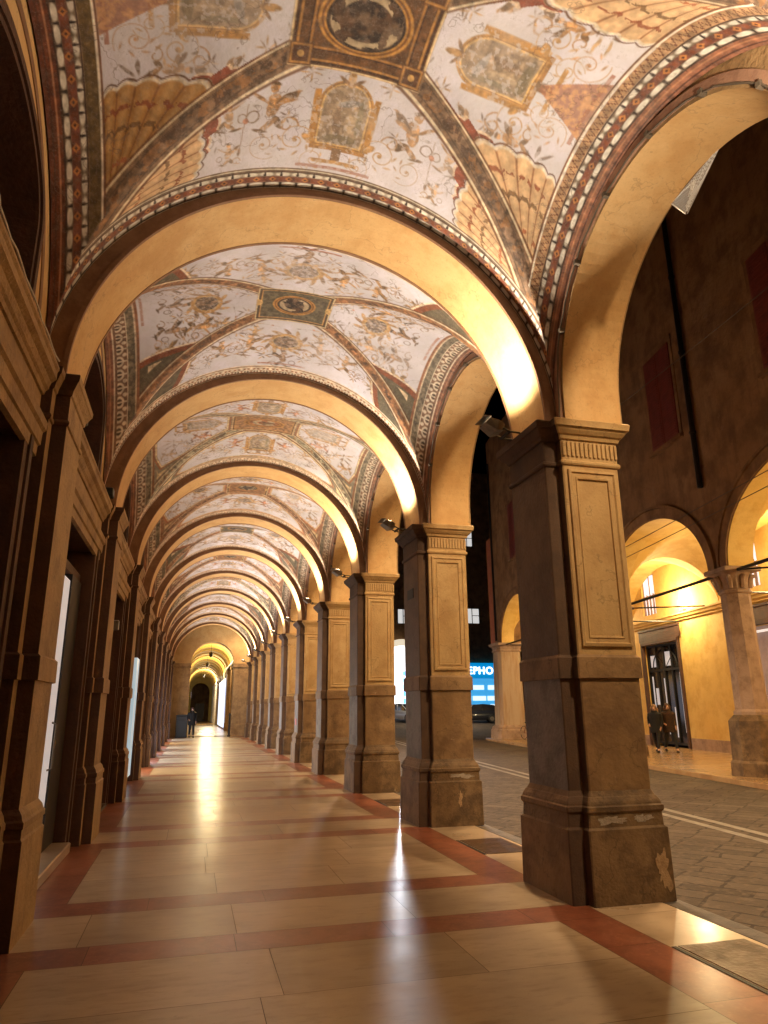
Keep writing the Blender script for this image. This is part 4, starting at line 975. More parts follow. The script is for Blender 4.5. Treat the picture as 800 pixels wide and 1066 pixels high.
# ------------------------------------------------------------------ building across the street
OX, OY, OA = 13.3, 15.9, -R(9)
SP = 7.3; S1 = -0.8; CW = .45
def opp(x, s, z=0):
    c, d = math.cos(OA), math.sin(OA); return Vector((OX+x*c-s*d, OY+x*d+s*c, z))
B = thing('arcaded_building', 'old brown building across the street with lit yellow arcade and red shutters', 'building', (OX, OY, 0), OA)
cols = [S1+SP*j for j in range(-2, 4)]
m = MB(); mv = MB(); av = MB(); fl_ = MB()
for j in range(len(cols)-1):
    a, b = cols[j], cols[j+1]; c = (a+b)/2
    arch_wall(m, 0, .7, a, b, 5.1, 17.5, arch_pts(SP/2-CW, 2.2, 40, c, 5.1), 0, 1)
    a_ = MB(); arch_band(a_, arch_pts(SP/2-CW+.02, 2.22, 40, c, 5.1), arch_pts(SP/2-CW+.30, 2.52, 40, c, 5.1), -.05, 0); arch_band(a_, arch_pts(SP/2-CW+.31, 2.53, 40, c, 5.1), arch_pts(SP/2-CW+.39, 2.61, 40, c, 5.1), -.09, 0)
    a_.build('archivolt', M_facade, B, smooth=True)
    # cross vault of the arcade
    nx_, ny_ = 28, 40; pts = []
    for iy in range(ny_+1):
        for ix in range(nx_+1):
            tx = -PI/2+PI*ix/nx_; ty = -PI/2+PI*iy/ny_
            x = 2.55+1.85*math.sin(tx); y = c+SP/2*math.sin(ty)
            z1 = 2.35*math.cos(ty)+.1*math.cos(tx)**2; z2 = 1.9*math.cos(tx)+.55*math.cos(ty)**2; pts.append((x, y, 5.1+max(z1, z2)))
    v = MB(); v.add(pts, [[iy*(nx_+1)+ix, (iy+1)*(nx_+1)+ix, (iy+1)*(nx_+1)+ix+1, iy*(nx_+1)+ix+1] for iy in range(ny_) for ix in range(nx_)])
    v.build('arcade_vault', M_oppwall, B, smooth=True)
m.box(0, cols[-1], 5.1, .7, cols[-1]+.9, 17.5); m.box(.7, cols[-1]+.55, 5.1, 8, cols[-1]+.9, 17.5)
m.build('facade', [M_facade, M_oppwall], B)
m = MB(); m.box(.0, cols[-1]+.91, 5.2, .35, cols[-1]+2.0, 11.5, 0, .03); m.build('corner_pilaster', mat('red_plaster', (.42,.13,.06), .8, var=(.33,.09,.04), bump=.2), B)
m = MB(); m.box(.7, cols[0], 7.9, 8, cols[-1]+.5, 8.3); m.build('upper_floor', M_facade, B)
m = MB(); m.tube([(-.10, -.62, 7.4), (-.10, -.62, 17.4)], .075, 8)
for z in (9, 11.5, 14): m.lathe([(0, .095), (.06, .095)], 10, (-.10, -.62, z))
m.build('drainpipe', M_iron, B)
m = MB(); m.tube([(-.08, cols[-1]+.45, 5.3), (-.08, cols[-1]+.45, 16)], .06, 8); m.build('drainpipe', M_iron, B)
for s0 in (-12.5, -9.0, -4.6, .95, 6.5, 12.0, 17.2):
    f = MB(); f.box(-.02, s0-.95, 9.15, .0, s0+.95, 9.30); f.box(-.12, s0-.95, 9.18, .0, s0+.95, 9.28)
    f.box(-.035, s0-.93, 9.30, .0, s0-.80, 12.45); f.box(-.035, s0+.80, 9.30, .0, s0+.93, 12.45); f.box(-.05, s0-.95, 12.32, .0, s0+.95, 12.5)
    wn = f.build('window_surround', M_facade, B)
    for sg in (-1, 1):
        q = MB(); ys = sorted((s0+sg*.01, s0+sg*.78)); q.box(-.06, ys[0], 9.3, .0, ys[1], 12.3, 0, .006)
        for i in range(34): q.box(-.075, ys[0]+.08, 9.4+i*.083, -.055, ys[1]-.08, 9.44+i*.083)
        q.build('shutter', M_shutter, B)
# wall at the back of the arcade
def gap_wall(mb, x0, x1, s0, s1, z0, z1, holes):
    s = s0
    for a, b, h0, h1 in sorted(holes):
        mb.box(x0, s, z0, x1, a, z1)
        if h0 > z0: mb.box(x0, a, z0, x1, b, h0)
        if h1 < z1: mb.box(x0, a, h1, x1, b, z1)
        s = b
    mb.box(x0, s, z0, x1, s1, z1)
cent = [S1+SP*(j+.5) for j in range(-2, 3)]
doors = [c+SP*0+1.15 for c in cent]     # openings sit a little off the bay centres
m = MB(); gap_wall(m, 4.4, 4.8, cols[0], cols[-1]+.55, 0, 5.0, [(d-1.55, d+1.55, 0, 4.25) for d in doors]); m.build('arcade_wall', M_oppwall, B)
m = MB(); gap_wall(m, 4.38, 4.8, cols[0], cols[-1]+.55, 5.3, 7.9, [(d-.05, d+1.15, 5.55, 7.3) for d in doors]); m.build('upper_wall', M_oppwall, B)
m = MB(); pr = [(4.4, 5.0), (4.33, 5.02), (4.32, 5.10), (4.26, 5.12), (4.22, 5.22), (4.18, 5.24), (4.18, 5.30), (4.4, 5.30)]
m.loft([[(x, y, z) for x, z in pr] for y in (cols[0], cols[-1]+.5)]); m.build('arcade_cornice', M_oppwall, B)
m = MB()
s = cols[0]
for d in doors: m.box(4.34, s, 0, 4.398, d-1.75, .42); s = d+1.75
m.build('wall_base', M_oppstone, B)
M_winlit = mat('pale_lit_window', (.8,.8,.8), .4, emit=(.95,.92,1.0), estr=1.0)
M_reflect = mat('painted_reflection', (.5,.5,.5), .4, emit=(.95,.92,.95), estr=.32)  # faint glow standing for reflections in the door glass
M_blind = mat('shop_interior', (.34,.25,.22), .6, var=(.26,.18,.15), emit=(1,.72,.6), estr=.10)
for i, d in enumerate(doors):
    f = MB()
    for y in (d-1.66, d+1.53): f.box(4.30, y, 0, 4.46, y+.13, 4.36, 0, .01)
    f.box(4.30, d-1.66, 4.25, 4.46, d+1.66, 4.40, 0, .01); f.box(4.34, d-1.8, 4.40, 4.39, d+1.8, 4.95, 0, .01); f.box(4.31, d-1.8, 4.86, 4.34, d+1.8, 4.93)
    fr = f.build('door_frame', M_wallbrown, B)
    if i == 2 or i == 0:
        g = MB(); g.box(4.62, d-1.55, 0, 4.66, d+1.55, 4.25); g.build('shop_display', M_blind, fr)
        g = MB(); g.box(4.46, d-1.53, .5, 4.48, d-1.45, 4.2); g.box(4.46, d+1.45, .5, 4.48, d+1.53, 4.2); g.box(4.46, d-1.53, 4.02, 4.48, d+1.53, 4.10); g.box(4.46, d-1.53, .45, 4.48, d+1.53, .55)
        g.build('display_frame', mat('display_trim', (.5,.5,.5), .4, emit=(1,.9,.8), estr=.8) if 'display_trim' not in MATS else MATS['display_trim'], fr)
    else:
        g = MB(); g.box(4.56, d-1.53, .12, 4.58, d+1.53, 4.25); g.build('door_glass', M_darkglass, fr)
        g = MB()
        for y in (d-1.5, d-.62, d+.02, d+.66, d+1.42): g.box(4.50, y, .1, 4.56, y+.08, 4.25)
        for z in (.1, 3.1, 4.15): g.box(4.50, d-1.5, z, 4.56, d+1.5, z+.1)
        pts = [(4.52, d+1.05*math.cos(PI*q/16), 3.2+.85*math.sin(PI*q/16)) for q in range(17)]; g.tube(pts, .025, 5)
        for q in (4, 8, 12): g.tube([(4.52, d, 3.2), pts[q]], .018, 4)
        g.build('door_grille', M_iron, fr)
        g = MB(); g.box(4.555, d-1.35, .6, 4.558, d-1.05, 3.0); g.box(4.555, d+.12, .5, 4.558, d+.30, 2.8); g.box(4.555, d+.85, 1.7, 4.558, d+1.1, 2.4); g.box(4.555, d-.45, 3.3, 4.558, d+.0, 3.9); g.box(4.555, d+.8, 3.3, 4.558, d+1.3, 3.8); g.box(4.555, d-.5, .4, 4.558, d-.35, 1.6); g.box(4.555, d+1.22, .3, 4.558, d+1.34, 2.9); g.build('glass_reflection', M_reflect, fr)  # reflections in the glass, drawn as pale glowing panels
    g = MB(); g.box(4.52, d-.05, 5.55, 4.55, d+1.15, 7.3); wn = g.build('upper_window', M_winlit, B)
    g = MB()
    for q in range(5): g.box(4.46, d-.05+.29*q, 5.55, 4.50, d-.01+.29*q, 7.3 if q in (0, 2, 4) else 6.5)
    for q in range(9): g.box(4.42, d-.03+.14*q, 5.55, 4.44, d-.01+.14*q, 6.35)
    g.box(4.41, d-.05, 6.35, 4.45, d+1.15, 6.40); g.build('window_bars', M_oppstone, wn)
# pavement of the arcade
m = MB(); m.box(-.75, cols[0]-2, STREET_Z-.05, 4.6, cols[-1]+1.2, 0, 0, .015); o = struct(m.build('opposite_pavement', M_pavestone, None, (OX, OY, 0), rot=OA))
# columns
def make_opp_column():
    t = thing('octagonal_column', 'x', 'column', (0,0,0), OA, 'columns of the arcade across the street')
    def oct_(r, z): return [(r*math.cos(PI/8+PI/4*k), r*math.sin(PI/8+PI/4*k), z) for k in range(8)]
    m = MB(); m.loft([oct_(.66, -.1), oct_(.65, .3), oct_(.60, .36), oct_(.58, 1.28), oct_(.50, 1.36), oct_(.44, 1.42)]); m.build('plinth', M_plinth, t)
    m = MB(); m.loft([oct_(.43, 1.42), oct_(.43, 1.5), oct_(.385, 1.56), oct_(.36, 4.42)]); m.build('shaft', M_oppstone, t)
    m = MB(); m.loft([oct_(.38, 4.42), oct_(.41, 4.45), oct_(.41, 4.50), oct_(.37, 4.53), oct_(.39, 4.75), oct_(.45, 4.95), oct_(.48, 4.97)])
    for k in range(8):
        a = PI/4*k; c, s = math.cos(a), math.sin(a)
        m.tube([(.38*c, .38*s, 4.56), (.40*c, .40*s, 4.74), (.46*c, .46*s, 4.88), (.51*c, .51*s, 4.87), (.50*c, .50*s, 4.81)], [.06, .065, .055, .04, .025], 6)
    m.box(-.50, -.50, 4.97, .50, .50, 5.1, 0, .02); m.build('capital', M_oppstone, t, smooth=True)
    return t
oc = make_opp_column()
CL = {1: 'octagonal column with leafy capital beyond the right edge', 2: 'octagonal column with leafy capital and dark plinth at the right edge', 3: 'octagonal arcade column hidden behind the nearest pier', 4: 'octagonal arcade column farther along behind the nearest pier', 0: 'octagonal arcade column far out of view on the right'}
for i in range(5):
    o = oc if i == 0 else copy_tree(oc); o.location = opp(.35, cols[i]); o['label'] = CL[i]
t = thing('corner_pier', 'pale streaked corner pier of the yellow arcade, behind the second pier', 'pier', opp(.38, cols[5]+.1), OA)
def sq(h, z, c=.16): return [(h-c, -h, z), (h, -h+c, z), (h, h-c, z), (h-c, h, z), (-h+c, h, z), (-h, h-c, z), (-h, -h+c, z), (-h+c, -h, z)]
m = MB(); m.loft([sq(.92, -.1), sq(.90, .45), sq(.84, .52), sq(.84, .6), sq(.72, .72)]); m.build('plinth', M_oppstone, t)
m = MB(); m.loft([sq(.70, .72), sq(.64, 4.62)]); m.build('shaft', mat('streaked_stone', (.46,.34,.23), .75, var=(.33,.17,.07), vscale=1.6, stretch=(2,2,.22), bump=.3), t)
m = MB(); m.loft([sq(.66, 4.62), sq(.70, 4.65), sq(.70, 4.72), sq(.66, 4.76), sq(.70, 4.9), sq(.82, 4.97), sq(.84, 5.1)]); m.build('capital', M_oppstone, t)
# iron ties and wires
for j in range(len(cols)-1):
    a, b = cols[j]+.5, cols[j+1]-.5
    m = MB(); m.tube([opp(.2, a, 5.0), opp(.2, b, 5.0)], .045, 6); m.tube([opp(.3, a+.4, 4.95), opp(1.6, (a+b)/2-.9, 4.95), opp(4.3, (a+b)/2-.9, 4.95)], .03, 5)
    m.tube([opp(.25, b, 5.0), opp(2.0, (a+b)/2+.6, 4.75)], .025, 5)
    tag(m.build('tie_rod', M_iron), ['iron tie rod of the arch out of view on the right', 'iron tie rod of the arch at the right edge', 'iron tie rod across the arch above the two walking women', 'iron tie rod of the arch hidden behind the nearest pier', 'iron tie rod across the arch beside the pale corner pier'][j], 'tie rod', 'iron tie rods of the arcade')
def wire(name, a, b, sag, r, lab):
    a, b = Vector(a), Vector(b); m = MB(); m.tube([a.lerp(b, i/14)-Vector((0, 0, sag*4*(i/14)*(1-i/14))) for i in range(15)], r, 4)
    tag(m.build(name, M_cable), lab, 'wire')
wire('cable', (12.05, 2.0, 11.5), (12.2, 24.0, 10.45), .25, .016, 'long cable slanting across the dark upper wall')
wire('wire', opp(-.25, -6, 6.9), opp(-.25, 10, 6.75), .05, .012, 'upper thin wire crossing in front of the yellow arches')
wire('wire', opp(-.25, -6, 6.55), opp(-.25, 10, 6.40), .05, .012, 'lower thin wire crossing in front of the yellow arches')
# uplights inside the arcade
def make_up():
    t = thing('uplight', 'x', 'lamp', (0,0,0), OA, 'uplights on the arcade cornice')
    m = MB(); m.box(-.06, -.14, 0, .1, .14, .09, 0, .015); m.build('housing', M_lamp, t)
    m = MB(); m.box(-.045, -.12, .091, .085, .12, .098); m.build('lens', mat('gold_lens', (.9,.8,.4), .3, emit=(1,.75,.25), estr=20), t)
    ld = bpy.data.lights.new('up_glow', 'POINT'); ld.energy = OPP_W; ld.color = GOLD; ld.shadow_soft_size = .15
    l = bpy.data.objects.new('up_glow', ld); COL.objects.link(l); l.parent = t; l.location = (-.55, 0, .45)
    return t
U0 = make_up()
for i, c in enumerate(cent):
    o = U0 if i == 0 else copy_tree(U0); o.location = opp(4.24, c-1.3, 5.302)
    o['label'] = ['uplight in the arcade far out of view on the right', 'uplight on the arcade cornice out of view at the right', 'uplight on the yellow cornice left of the leafy column', 'uplight on the arcade cornice hidden behind the nearest pier', 'uplight on the arcade cornice by the pale corner pier'][i]

# ------------------------------------------------------------------ far end of the corridor
END = 47.4; FX = 1.17
M_far = mat('far_yellow_vault', (.74,.55,.18), .75, var=(.64,.45,.13), vscale=1.5)
t = thing('end_wall', 'ochre end wall with a narrower arch at the far end of the portico', 'wall', (FX, END, 0), PI/2)
m = MB(); arch_wall(m, 0, .9, -2.5, 2.75, 4.55, 7.6, arch_pts(1.36, 1.38, 36, 0, 4.55), 0, 0); m.build('arch', M_gold, t, smooth=True)
for a, b in ((-2.5, -1.36), (1.36, 2.75)):
    m = MB(); m.box(0, a, 0, .9, b, 4.27, 0, .01); m.box(-.06, a-.04, 4.27, .96, b+.04, 4.548, 0, .03); m.box(-.05, a-.03, 0, .95, b+.03, .7, 0, .02); m.build('jamb', M_wall, t)
t = thing('far_portico', 'bright yellow ribbed portico continuing beyond the end arch', 'portico', (FX, END+.9, 0))
FL = 60.0
v = MB(); n = 20
ring = [(1.62*math.cos(PI-PI*i/n), 4.85+1.45*math.sin(PI-PI*i/n)) for i in range(n+1)]
for j in range(10):
    y0, y1 = FL/10*j, FL/10*(j+1)
    v.add([(x, y, z) for y in (y0, y1) for x, z in ring], [[i, i+1, n+1+i+1, n+1+i] for i in range(n)])
v.build('vault', M_far, t, smooth=True)
for j in range(1, 18):
    rb = MB(); arch_band(rb, [(x*.95, z-.09) for x, z in ring], ring, FL/18*j-.2, FL/18*j+.2, 0, 'y'); rb.build('rib', M_far, t, smooth=True)
m = MB(); m.box(-2.2, 0, 0, -1.62, FL, 4.9); m.build('shop_wall', M_wall, t)
for j in range(10):
    m = MB(); m.box(1.55, FL/10*j-.45, 0, 2.1, FL/10*j+.45, 4.5, 0, .02); m.box(1.5, FL/10*j-.5, 0, 2.15, FL/10*j+.5, .6, 0, .02); m.box(1.5, FL/10*j-.5, 4.5, 2.15, FL/10*j+.5, 4.85, 0, .03); m.build('pier', M_white if j > 2 else M_wall, t)
m = MB(); m.box(1.55, 0, 4.85, 2.1, FL, 6.6); m.build('outer_wall', M_far, t)
m = MB(); m.box(-2.2, 0, 6.6, 2.1, FL, 6.8); m.build('roof', M_wallbrown, t)
m = MB(); arch_wall(m, 0, .5, -2.2, 2.2, 0, 6.6, arch_pts(1.3, 1.3, 20, 0, 0, 4.1), 0, 0); m.build('far_arch_wall', M_far, t, (0, FL, 0), rot=PI/2)
t = thing('dim_house_front', 'dim dark house front seen through the arch at the end of the far portico', 'house', (FX, END+FL+9, 0))
m = MB(); m.box(-9, 0, 0, 9, 1, 12); m.build('wall', M_facade, t)
m = MB(); m.box(-.6, -.06, 0, .8, .0, 2.6, 0, .02); m.build('door', M_darkwood, t)
m = MB(); m.box(-2.4, -.05, 3.4, -1.3, .0, 4.9); m.build('window', M_winlit, t)
m = MB(); m.quad((-2.4, END+.1, .0), (4.09, END+.1, .0), (4.09, END+FL+9, .0), (-2.4, END+FL+9, .0)); struct(m.build('far_floor', M_pale))
for j, (yy, e, c) in enumerate(((5, 300, GOLD), (17, 420, GOLD), (38, 900, (1, .84, .55)))):  # one of the three lanterns is added for more light
    q = thing('hanging_lantern', f'{["largest looking", "middle", "smallest looking"][j]} of the three dark lanterns, one added for light, hanging in the bright yellow far portico', 'lamp', (FX, END+.9+yy, 6.28), 0, 'lanterns hanging in the far portico')
    m = MB(); m.tube([(0, 0, 0), (0, 0, -.55)], .012, 5); m.build('chain', M_iron, q)
    m = MB(); m.lathe([(-.95, .05), (-.90, .12), (-.65, .16), (-.58, .06), (-.54, .02)], 10); m.build('lantern_body', M_iron, q)
    ld = bpy.data.lights.new('lantern_glow', 'POINT'); ld.energy = e; ld.color = c; ld.shadow_soft_size = .7
    l = bpy.data.objects.new('lantern_glow', ld); COL.objects.link(l); l.parent = q; l.location = (.7, .8, -1.3)
t = thing('light_strip', 'bright strip light along the right springing of the yellow far portico', 'lamp', (FX+1.5, END+2.0, 4.75))
m = MB(); m.box(-.10, 0, 0, .04, 11, .10, 0, .01); m.build('casing', M_lamp, t)
m = MB(); m.box(-.09, .05, .101, .03, 10.95, .12); m.build('tube', mat('gold_strip', (.9,.8,.4), .3, emit=(1,.82,.35), estr=7), t)
# glowing pane added for the bluish light on the far piers
t = thing('cool_glow_pane', 'tall glowing pale blue pane added for cool light on the right of the far portico', 'window', (FX+1.5, END+16, 0))
m = MB(); m.box(.0, -1.2, .2, .04, 12, 4.2); m.build('pane', mat('blue_white_glow', (.6,.65,.8), .3, emit=(.66,.76,1), estr=1.6), t)

# ------------------------------------------------------------------ far street: shops, lit windows
BY = 77.0
t = thing('far_building', 'dark building at the end of the street with a few lit windows', 'building', (32, BY, 0))
m = MB(); m.box(-26, 0, 0, 30, 8, 30); m.build('wall', M_facade, t)
for x, z, w_, h_ in ((-9.1, 11.0, 1.2, 1.6), (-.6, 11.2, 1.7, 1.7), (-.9, 20.5, 1.3, 1.9), (4.5, 11.2, 1.6, 1.7), (-5, 15.5, 1.2, 1.6)):
    q = MB(); q.box(x-w_/2-.1, -.05, z-.1, x+w_/2+.1, .02, z+h_+.1); wf = q.build('window', M_dark, t)
    q = MB(); q.box(x-w_/2, -.09, z, x-.06, -.055, z+h_); q.box(x+.06, -.09, z, x+w_/2, -.055, z+h_*.5); q.box(x+.06, -.09, z+h_*.55, x+w_/2, -.055, z+h_); q.build('pane', mat('far_lit_pane', (.6,.6,.6), .4, emit=(.9,.88,.85), estr=.7) if 'far_lit_pane' not in MATS else MATS['far_lit_pane'], wf)
t = thing('lit_archway', 'brightly lit white archway at the end of the street between two piers', 'archway', (22.4, BY-.9, 0))
m = MB(); ap = arch_pts(2.2, 2.2, 24, 0, 6.2); ao = arch_pts(2.9, 2.9, 24, 0, 6.2)
rings = [[(ap[i][0], -.3, ap[i][1]), (ap[i][0], .85, ap[i][1]), (ao[i][0], .85, ao[i][1]), (ao[i][0], -.3, ao[i][1])] for i in range(len(ap))]; m.loft(rings)
for s in (-1, 1): ys = sorted((s*2.2, s*2.9)); m.box(ys[0], -.3, 0, ys[1], .85, 6.2)
m.build('arch', mat('cream_arch', (.75,.68,.55), .7, emit=(1,.85,.62), estr=.8), t, smooth=True)
m = MB(); m.add([(p[0]*.99, .8, p[1]) for p in ap]+[(2.17, .8, .9), (-2.17, .8, .9)], [list(range(len(ap)+2))]); m.build('lit_interior', mat('white_interior', (.8,.8,.8), .5, emit=(.95,.95,1), estr=2.5), t)
m = MB()
for i in range(5):
    for j in range(6): m.box(.35+i*.34, .70, 1.4+j*.75, .60+i*.34, .76, 1.9+j*.75)
m.build('display_grid', mat('blue_display', (.2,.4,.7), .4, emit=(.12,.45,1), estr=2.0), t)
ld = bpy.data.lights.new('shop_beam', 'SPOT'); ld.energy = 24000; ld.color = (.88, .92, 1); ld.spot_size = R(8.5); ld.spot_blend = .5; ld.shadow_soft_size = 1.5
l = bpy.data.objects.new('shop_beam', ld); COL.objects.link(l); l.parent = t; l.location = (-1.4, -1.4, 8.3)
l.rotation_euler = (Vector((4.6, 5.0, 0))-Vector((21.0, BY-2.3, 8.3))).to_track_quat('-Z', 'Y').to_euler()
t = thing('shop_sign', 'glowing blue shop front with white sign letters across the street end', 'shop sign', (32.0, BY-.6, 0))
M_blue = mat('blue_sign', (.02,.2,.5), .4, emit=(.0,.26,.62), estr=.9); M_letters = mat('white_letters', (.9,.9,.9), .4, emit=(.85,.95,1), estr=2.5)
m = MB(); m.box(-3.2, 0, 4.9, 4.4, .55, 6.6); m.build('fascia', M_blue, t)
m = MB(); m.box(-3.0, .1, .6, 4.2, .5, 4.85); sw = m.build('shop_window', mat('cyan_window', (.1,.4,.6), .3, emit=(.06,.42,.85), estr=.9), t)
m = MB()
for i in range(4): m.box(-2.8+i*1.8, .04, 3.6, -1.5+i*1.8, .09, 4.1); m.box(-2.9+i*1.8, .04, 2.4, -1.3+i*1.8, .09, 2.9); m.box(-2.6+i*1.8, .04, 1.0, -2.0+i*1.8, .09, 2.0)
m.build('window_display', mat('pale_display', (.8,.9,1), .4, emit=(.75,.92,1), estr=1.2), sw)
cu = bpy.data.curves.new('sign_text', 'FONT'); cu.body = 'SEPHORA'; cu.size = 1.15; cu.extrude = .04; cu.offset = .02; cu.space_character = 1.12
to = bpy.data.objects.new('sign_text', cu); COL.objects.link(to)
dg = bpy.context.evaluated_depsgraph_get(); me = bpy.data.meshes.new_from_object(to.evaluated_get(dg)); bpy.data.objects.remove(to)
me.materials.clear(); me.materials.append(M_letters)
lo = bpy.data.objects.new('lettering', me); COL.objects.link(lo); lo.parent = t; lo.rotation_euler = (PI/2, 0, 0); lo.location = (-2.25, -.06, 5.35)

# ------------------------------------------------------------------ people
def skin(name, pts, edges, mt, parent, root=0, sub=2):
    me = bpy.data.meshes.new(name); me.from_pydata([p[:3] for p in pts], edges, []); me.materials.append(mt)
    o = bpy.data.objects.new(name, me); COL.objects.link(o)
    md = o.modifiers.new('s', 'SKIN'); md.use_smooth_shade = True
    for i, p in enumerate(pts):
        sv = me.skin_vertices[0].data[i]; r = p[3]; sv.radius = r if isinstance(r, tuple) else (r, r); sv.use_root = (i == root)
    o.modifiers.new('u', 'SUBSURF').levels = sub; o.modifiers['u'].render_levels = sub
    dg = bpy.context.evaluated_depsgraph_get(); m2 = bpy.data.meshes.new_from_object(o.evaluated_get(dg)); bpy.data.objects.remove(o)
    m2.name = name
    o = bpy.data.objects.new(name, m2); COL.objects.link(o); o.parent = parent
    return o
def person(label, loc, rz, coat, trousers, hairm, h=1.68, stride=.28, hair_long=True, coat_len=.70, bent=True):
    """walking figure facing local -Y"""
    t = thing('person', label, 'person', loc, rz); s = h/1.68
    def S(x, y, z, r): return (x*s, y*s, z*s, tuple(q*s for q in r) if isinstance(r, tuple) else r*s)
    st = stride
    hands = []
    P = [S(0,0,.92,(.13,.10)), S(0,0,1.10,(.125,.095)), S(0,-.01,1.32,(.15,.10)), S(0,0,1.43,.06), S(0,-.005,1.50,.05), S(0,-.015,1.58,(.07,.085)), S(0,-.01,1.66,(.055,.07)),
         S(.09,0,.86,.085), S(.10,-st*.45,.50,.062), S(.10,-st*.95,.10,.04), S(.10,-st*.95-.13,.03,.032),
         S(-.09,0,.86,.085), S(-.10,st*.25,.48,.062), S(-.10,st*.95,.13,.04), S(-.10,st*.95-.11,.03,.032),
         S(.19,0,1.37,.05), S(.235,.04,1.10,.042), S(.21,-.10,.90,.03), S(.205,-.14,.82,(.022,.035)),
         S(-.19,0,1.37,.05), S(-.235,.05,1.10,.042), S(-.20,-.12,1.0,.03), S(-.17,-.20,.98,(.022,.035)),
         S(0,-.105,1.575,.012)]
    E_ = [(0,1),(1,2),(2,3),(3,4),(4,5),(5,6),(0,7),(7,8),(8,9),(9,10),(0,11),(11,12),(12,13),(13,14),(2,15),(15,16),(16,17),(17,18),(2,19),(19,20),(20,21),(21,22),(5,23)]
    for (a, sx) in ((18, 1), (22, -1)):
        hx, hy, hz = P[a][0]/s, P[a][1]/s, P[a][2]/s
        for q in range(4): P.append(S(hx+sx*(-.012+.0*q), hy-.03+.02*q, hz-.05-.008*(q in (1, 2)), .009)); E_.append((a, len(P)-1))
        P.append(S(hx-sx*.03, hy-.03, hz-.01, .010)); E_.append((a, len(P)-1))
    skin('body', P, E_, M_skin, t)
    m = MB(); n = 18
    m.loft([[(rx*s*math.cos(2*PI*k/n), (oy+ry*math.sin(2*PI*k/n))*s, z*s) for k in range(n)] for z, rx, ry, oy in ((coat_len, .215, .165, 0), (coat_len+.01, .228, .178, 0), (.92, .222, .17, 0), (1.08, .198, .152, 0), (1.22, .205, .158, 0), (1.33, .222, .155, 0), (1.40, .198, .135, 0), (1.445, .135, .11, 0), (1.475, .085, .088, .005), (1.51, .082, .086, .01))])
    for (a, b_, c_) in ((15, 16, 17), (19, 20, 21)):
        p0, p1, p2 = [Vector(P[q][:3]) for q in (a, b_, c_)]; sg = 1 if p0.x > 0 else -1
        m.tube([p0+Vector((-.05*sg, 0, .02)), p0+Vector((.0, 0, .0)), p0.lerp(p1, .5)+Vector((.012*sg, .01, 0)), p1, p1.lerp(p2, .5), p2.lerp(p1, .08)], [.05*s, .075*s, .070*s, .064*s, .056*s, .050*s], 10)
    co_ = m.build('coat', coat, t, smooth=True)
    m = MB(); m.tube([(.095*s*math.cos(2*PI*k/14), (.01+.10*math.sin(2*PI*k/14))*s, (1.475+.02*math.sin(2*PI*k/14))*s) for k in range(15)], .034*s, 7, 0, False); m.build('collar', coat, co_, smooth=True)
    m = MB()
    for sx in (-.028, .028): m.ball((sx*s, -.098*s, 1.60*s), .011*s, .006*s, .006*s, 0, 6, 4)
    m.ball((0, -.094*s, 1.545*s), .022*s, .006*s, .006*s, 0, 6, 4); m.build('face_features', M_hairdark, t, smooth=True)
    L = [S(0,0,.90,(.14,.11)), S(.09,0,.84,.098), S(.10,-st*.45,.50,.075), S(.10,-st*.95,.12,.055), S(-.09,0,.84,.098), S(-.10,st*.25,.48,.075), S(-.10,st*.95,.15,.055)]
    skin('trousers', L, [(0,1),(1,2),(2,3),(0,4),(4,5),(5,6)], trousers, t)
    for sx, yy, zz in ((.10, -st*.95, .045), (-.10, st*.95, .06)):
        m = MB(); m.ball((sx*s, (yy-.06)*s, zz*s), .048*s, .135*s, .045*s); m.build('shoe', M_shoe, t, smooth=True)
    m = MB(); m.ball((0, .035*s, 1.635*s), .098*s, .098*s, .105*s)
    if hair_long:
        m.ball((0, .075*s, 1.50*s), .125*s, .075*s, .17*s)
        rg = random.Random(int(h*100))
        for q in range(14):
            a = PI*q/13; m.ball((.105*math.cos(a)*s, (.03+.06*math.sin(a))*s, (1.43+.17*rg.random())*s), .048*s, .048*s, .08*s, 0, 8, 6)
    m.build('hair', hairm, t, smooth=True)
    return t
wz = 0.0
p1 = person('woman with blond hair in a dark coat walking under the yellow arcade', (16.75, 23.55, wz), R(-50), M_coatblack, M_jeans, M_hairblond, 1.66, .32)
p2 = person('woman with long dark curly hair in a brown fur jacket under the yellow arcade', (17.25, 23.45, wz), R(-20), M_coatbrown, M_jeans, M_hairdark, 1.70, .38)
p3 = person('person in dark clothes standing near the far end beside the tall bin', (.10, END-1.1, 0), R(10), M_coatblack, M_jeans, M_hairdark, 1.76, .10, False)
p4 = person('small distant person in a pale jacket beyond the end arch', (.15, END+9, 0), R(0), M_white, M_jeans, M_hairdark, 1.74, .2, False)
t = thing('litter_bin', 'tall black bin against the end wall on the left', 'bin', (-.50, END-.8, 0))
m = MB(); m.box(-.34, -.3, 0, .34, .3, 1.25, 0, .02); m.build('cabinet', M_black, t)
m = MB(); m.box(-.36, -.32, 1.25, .36, .32, 1.36, 0, .03); m.build('lid', M_black, t)
m = MB(); m.box(-.22, -.312, .98, .22, -.296, 1.14); m.build('flap', M_iron, t)
t = thing('bollard', 'slim dark bollard at the right foot of the end arch', 'bollard', (2.40, END-.45, 0))
m = MB(); m.lathe([(0, .09), (.1, .09), (.12, .06), (1.25, .055), (1.3, .075), (1.36, .07), (1.42, .03)], 12); m.build('post', M_black, t, smooth=True)

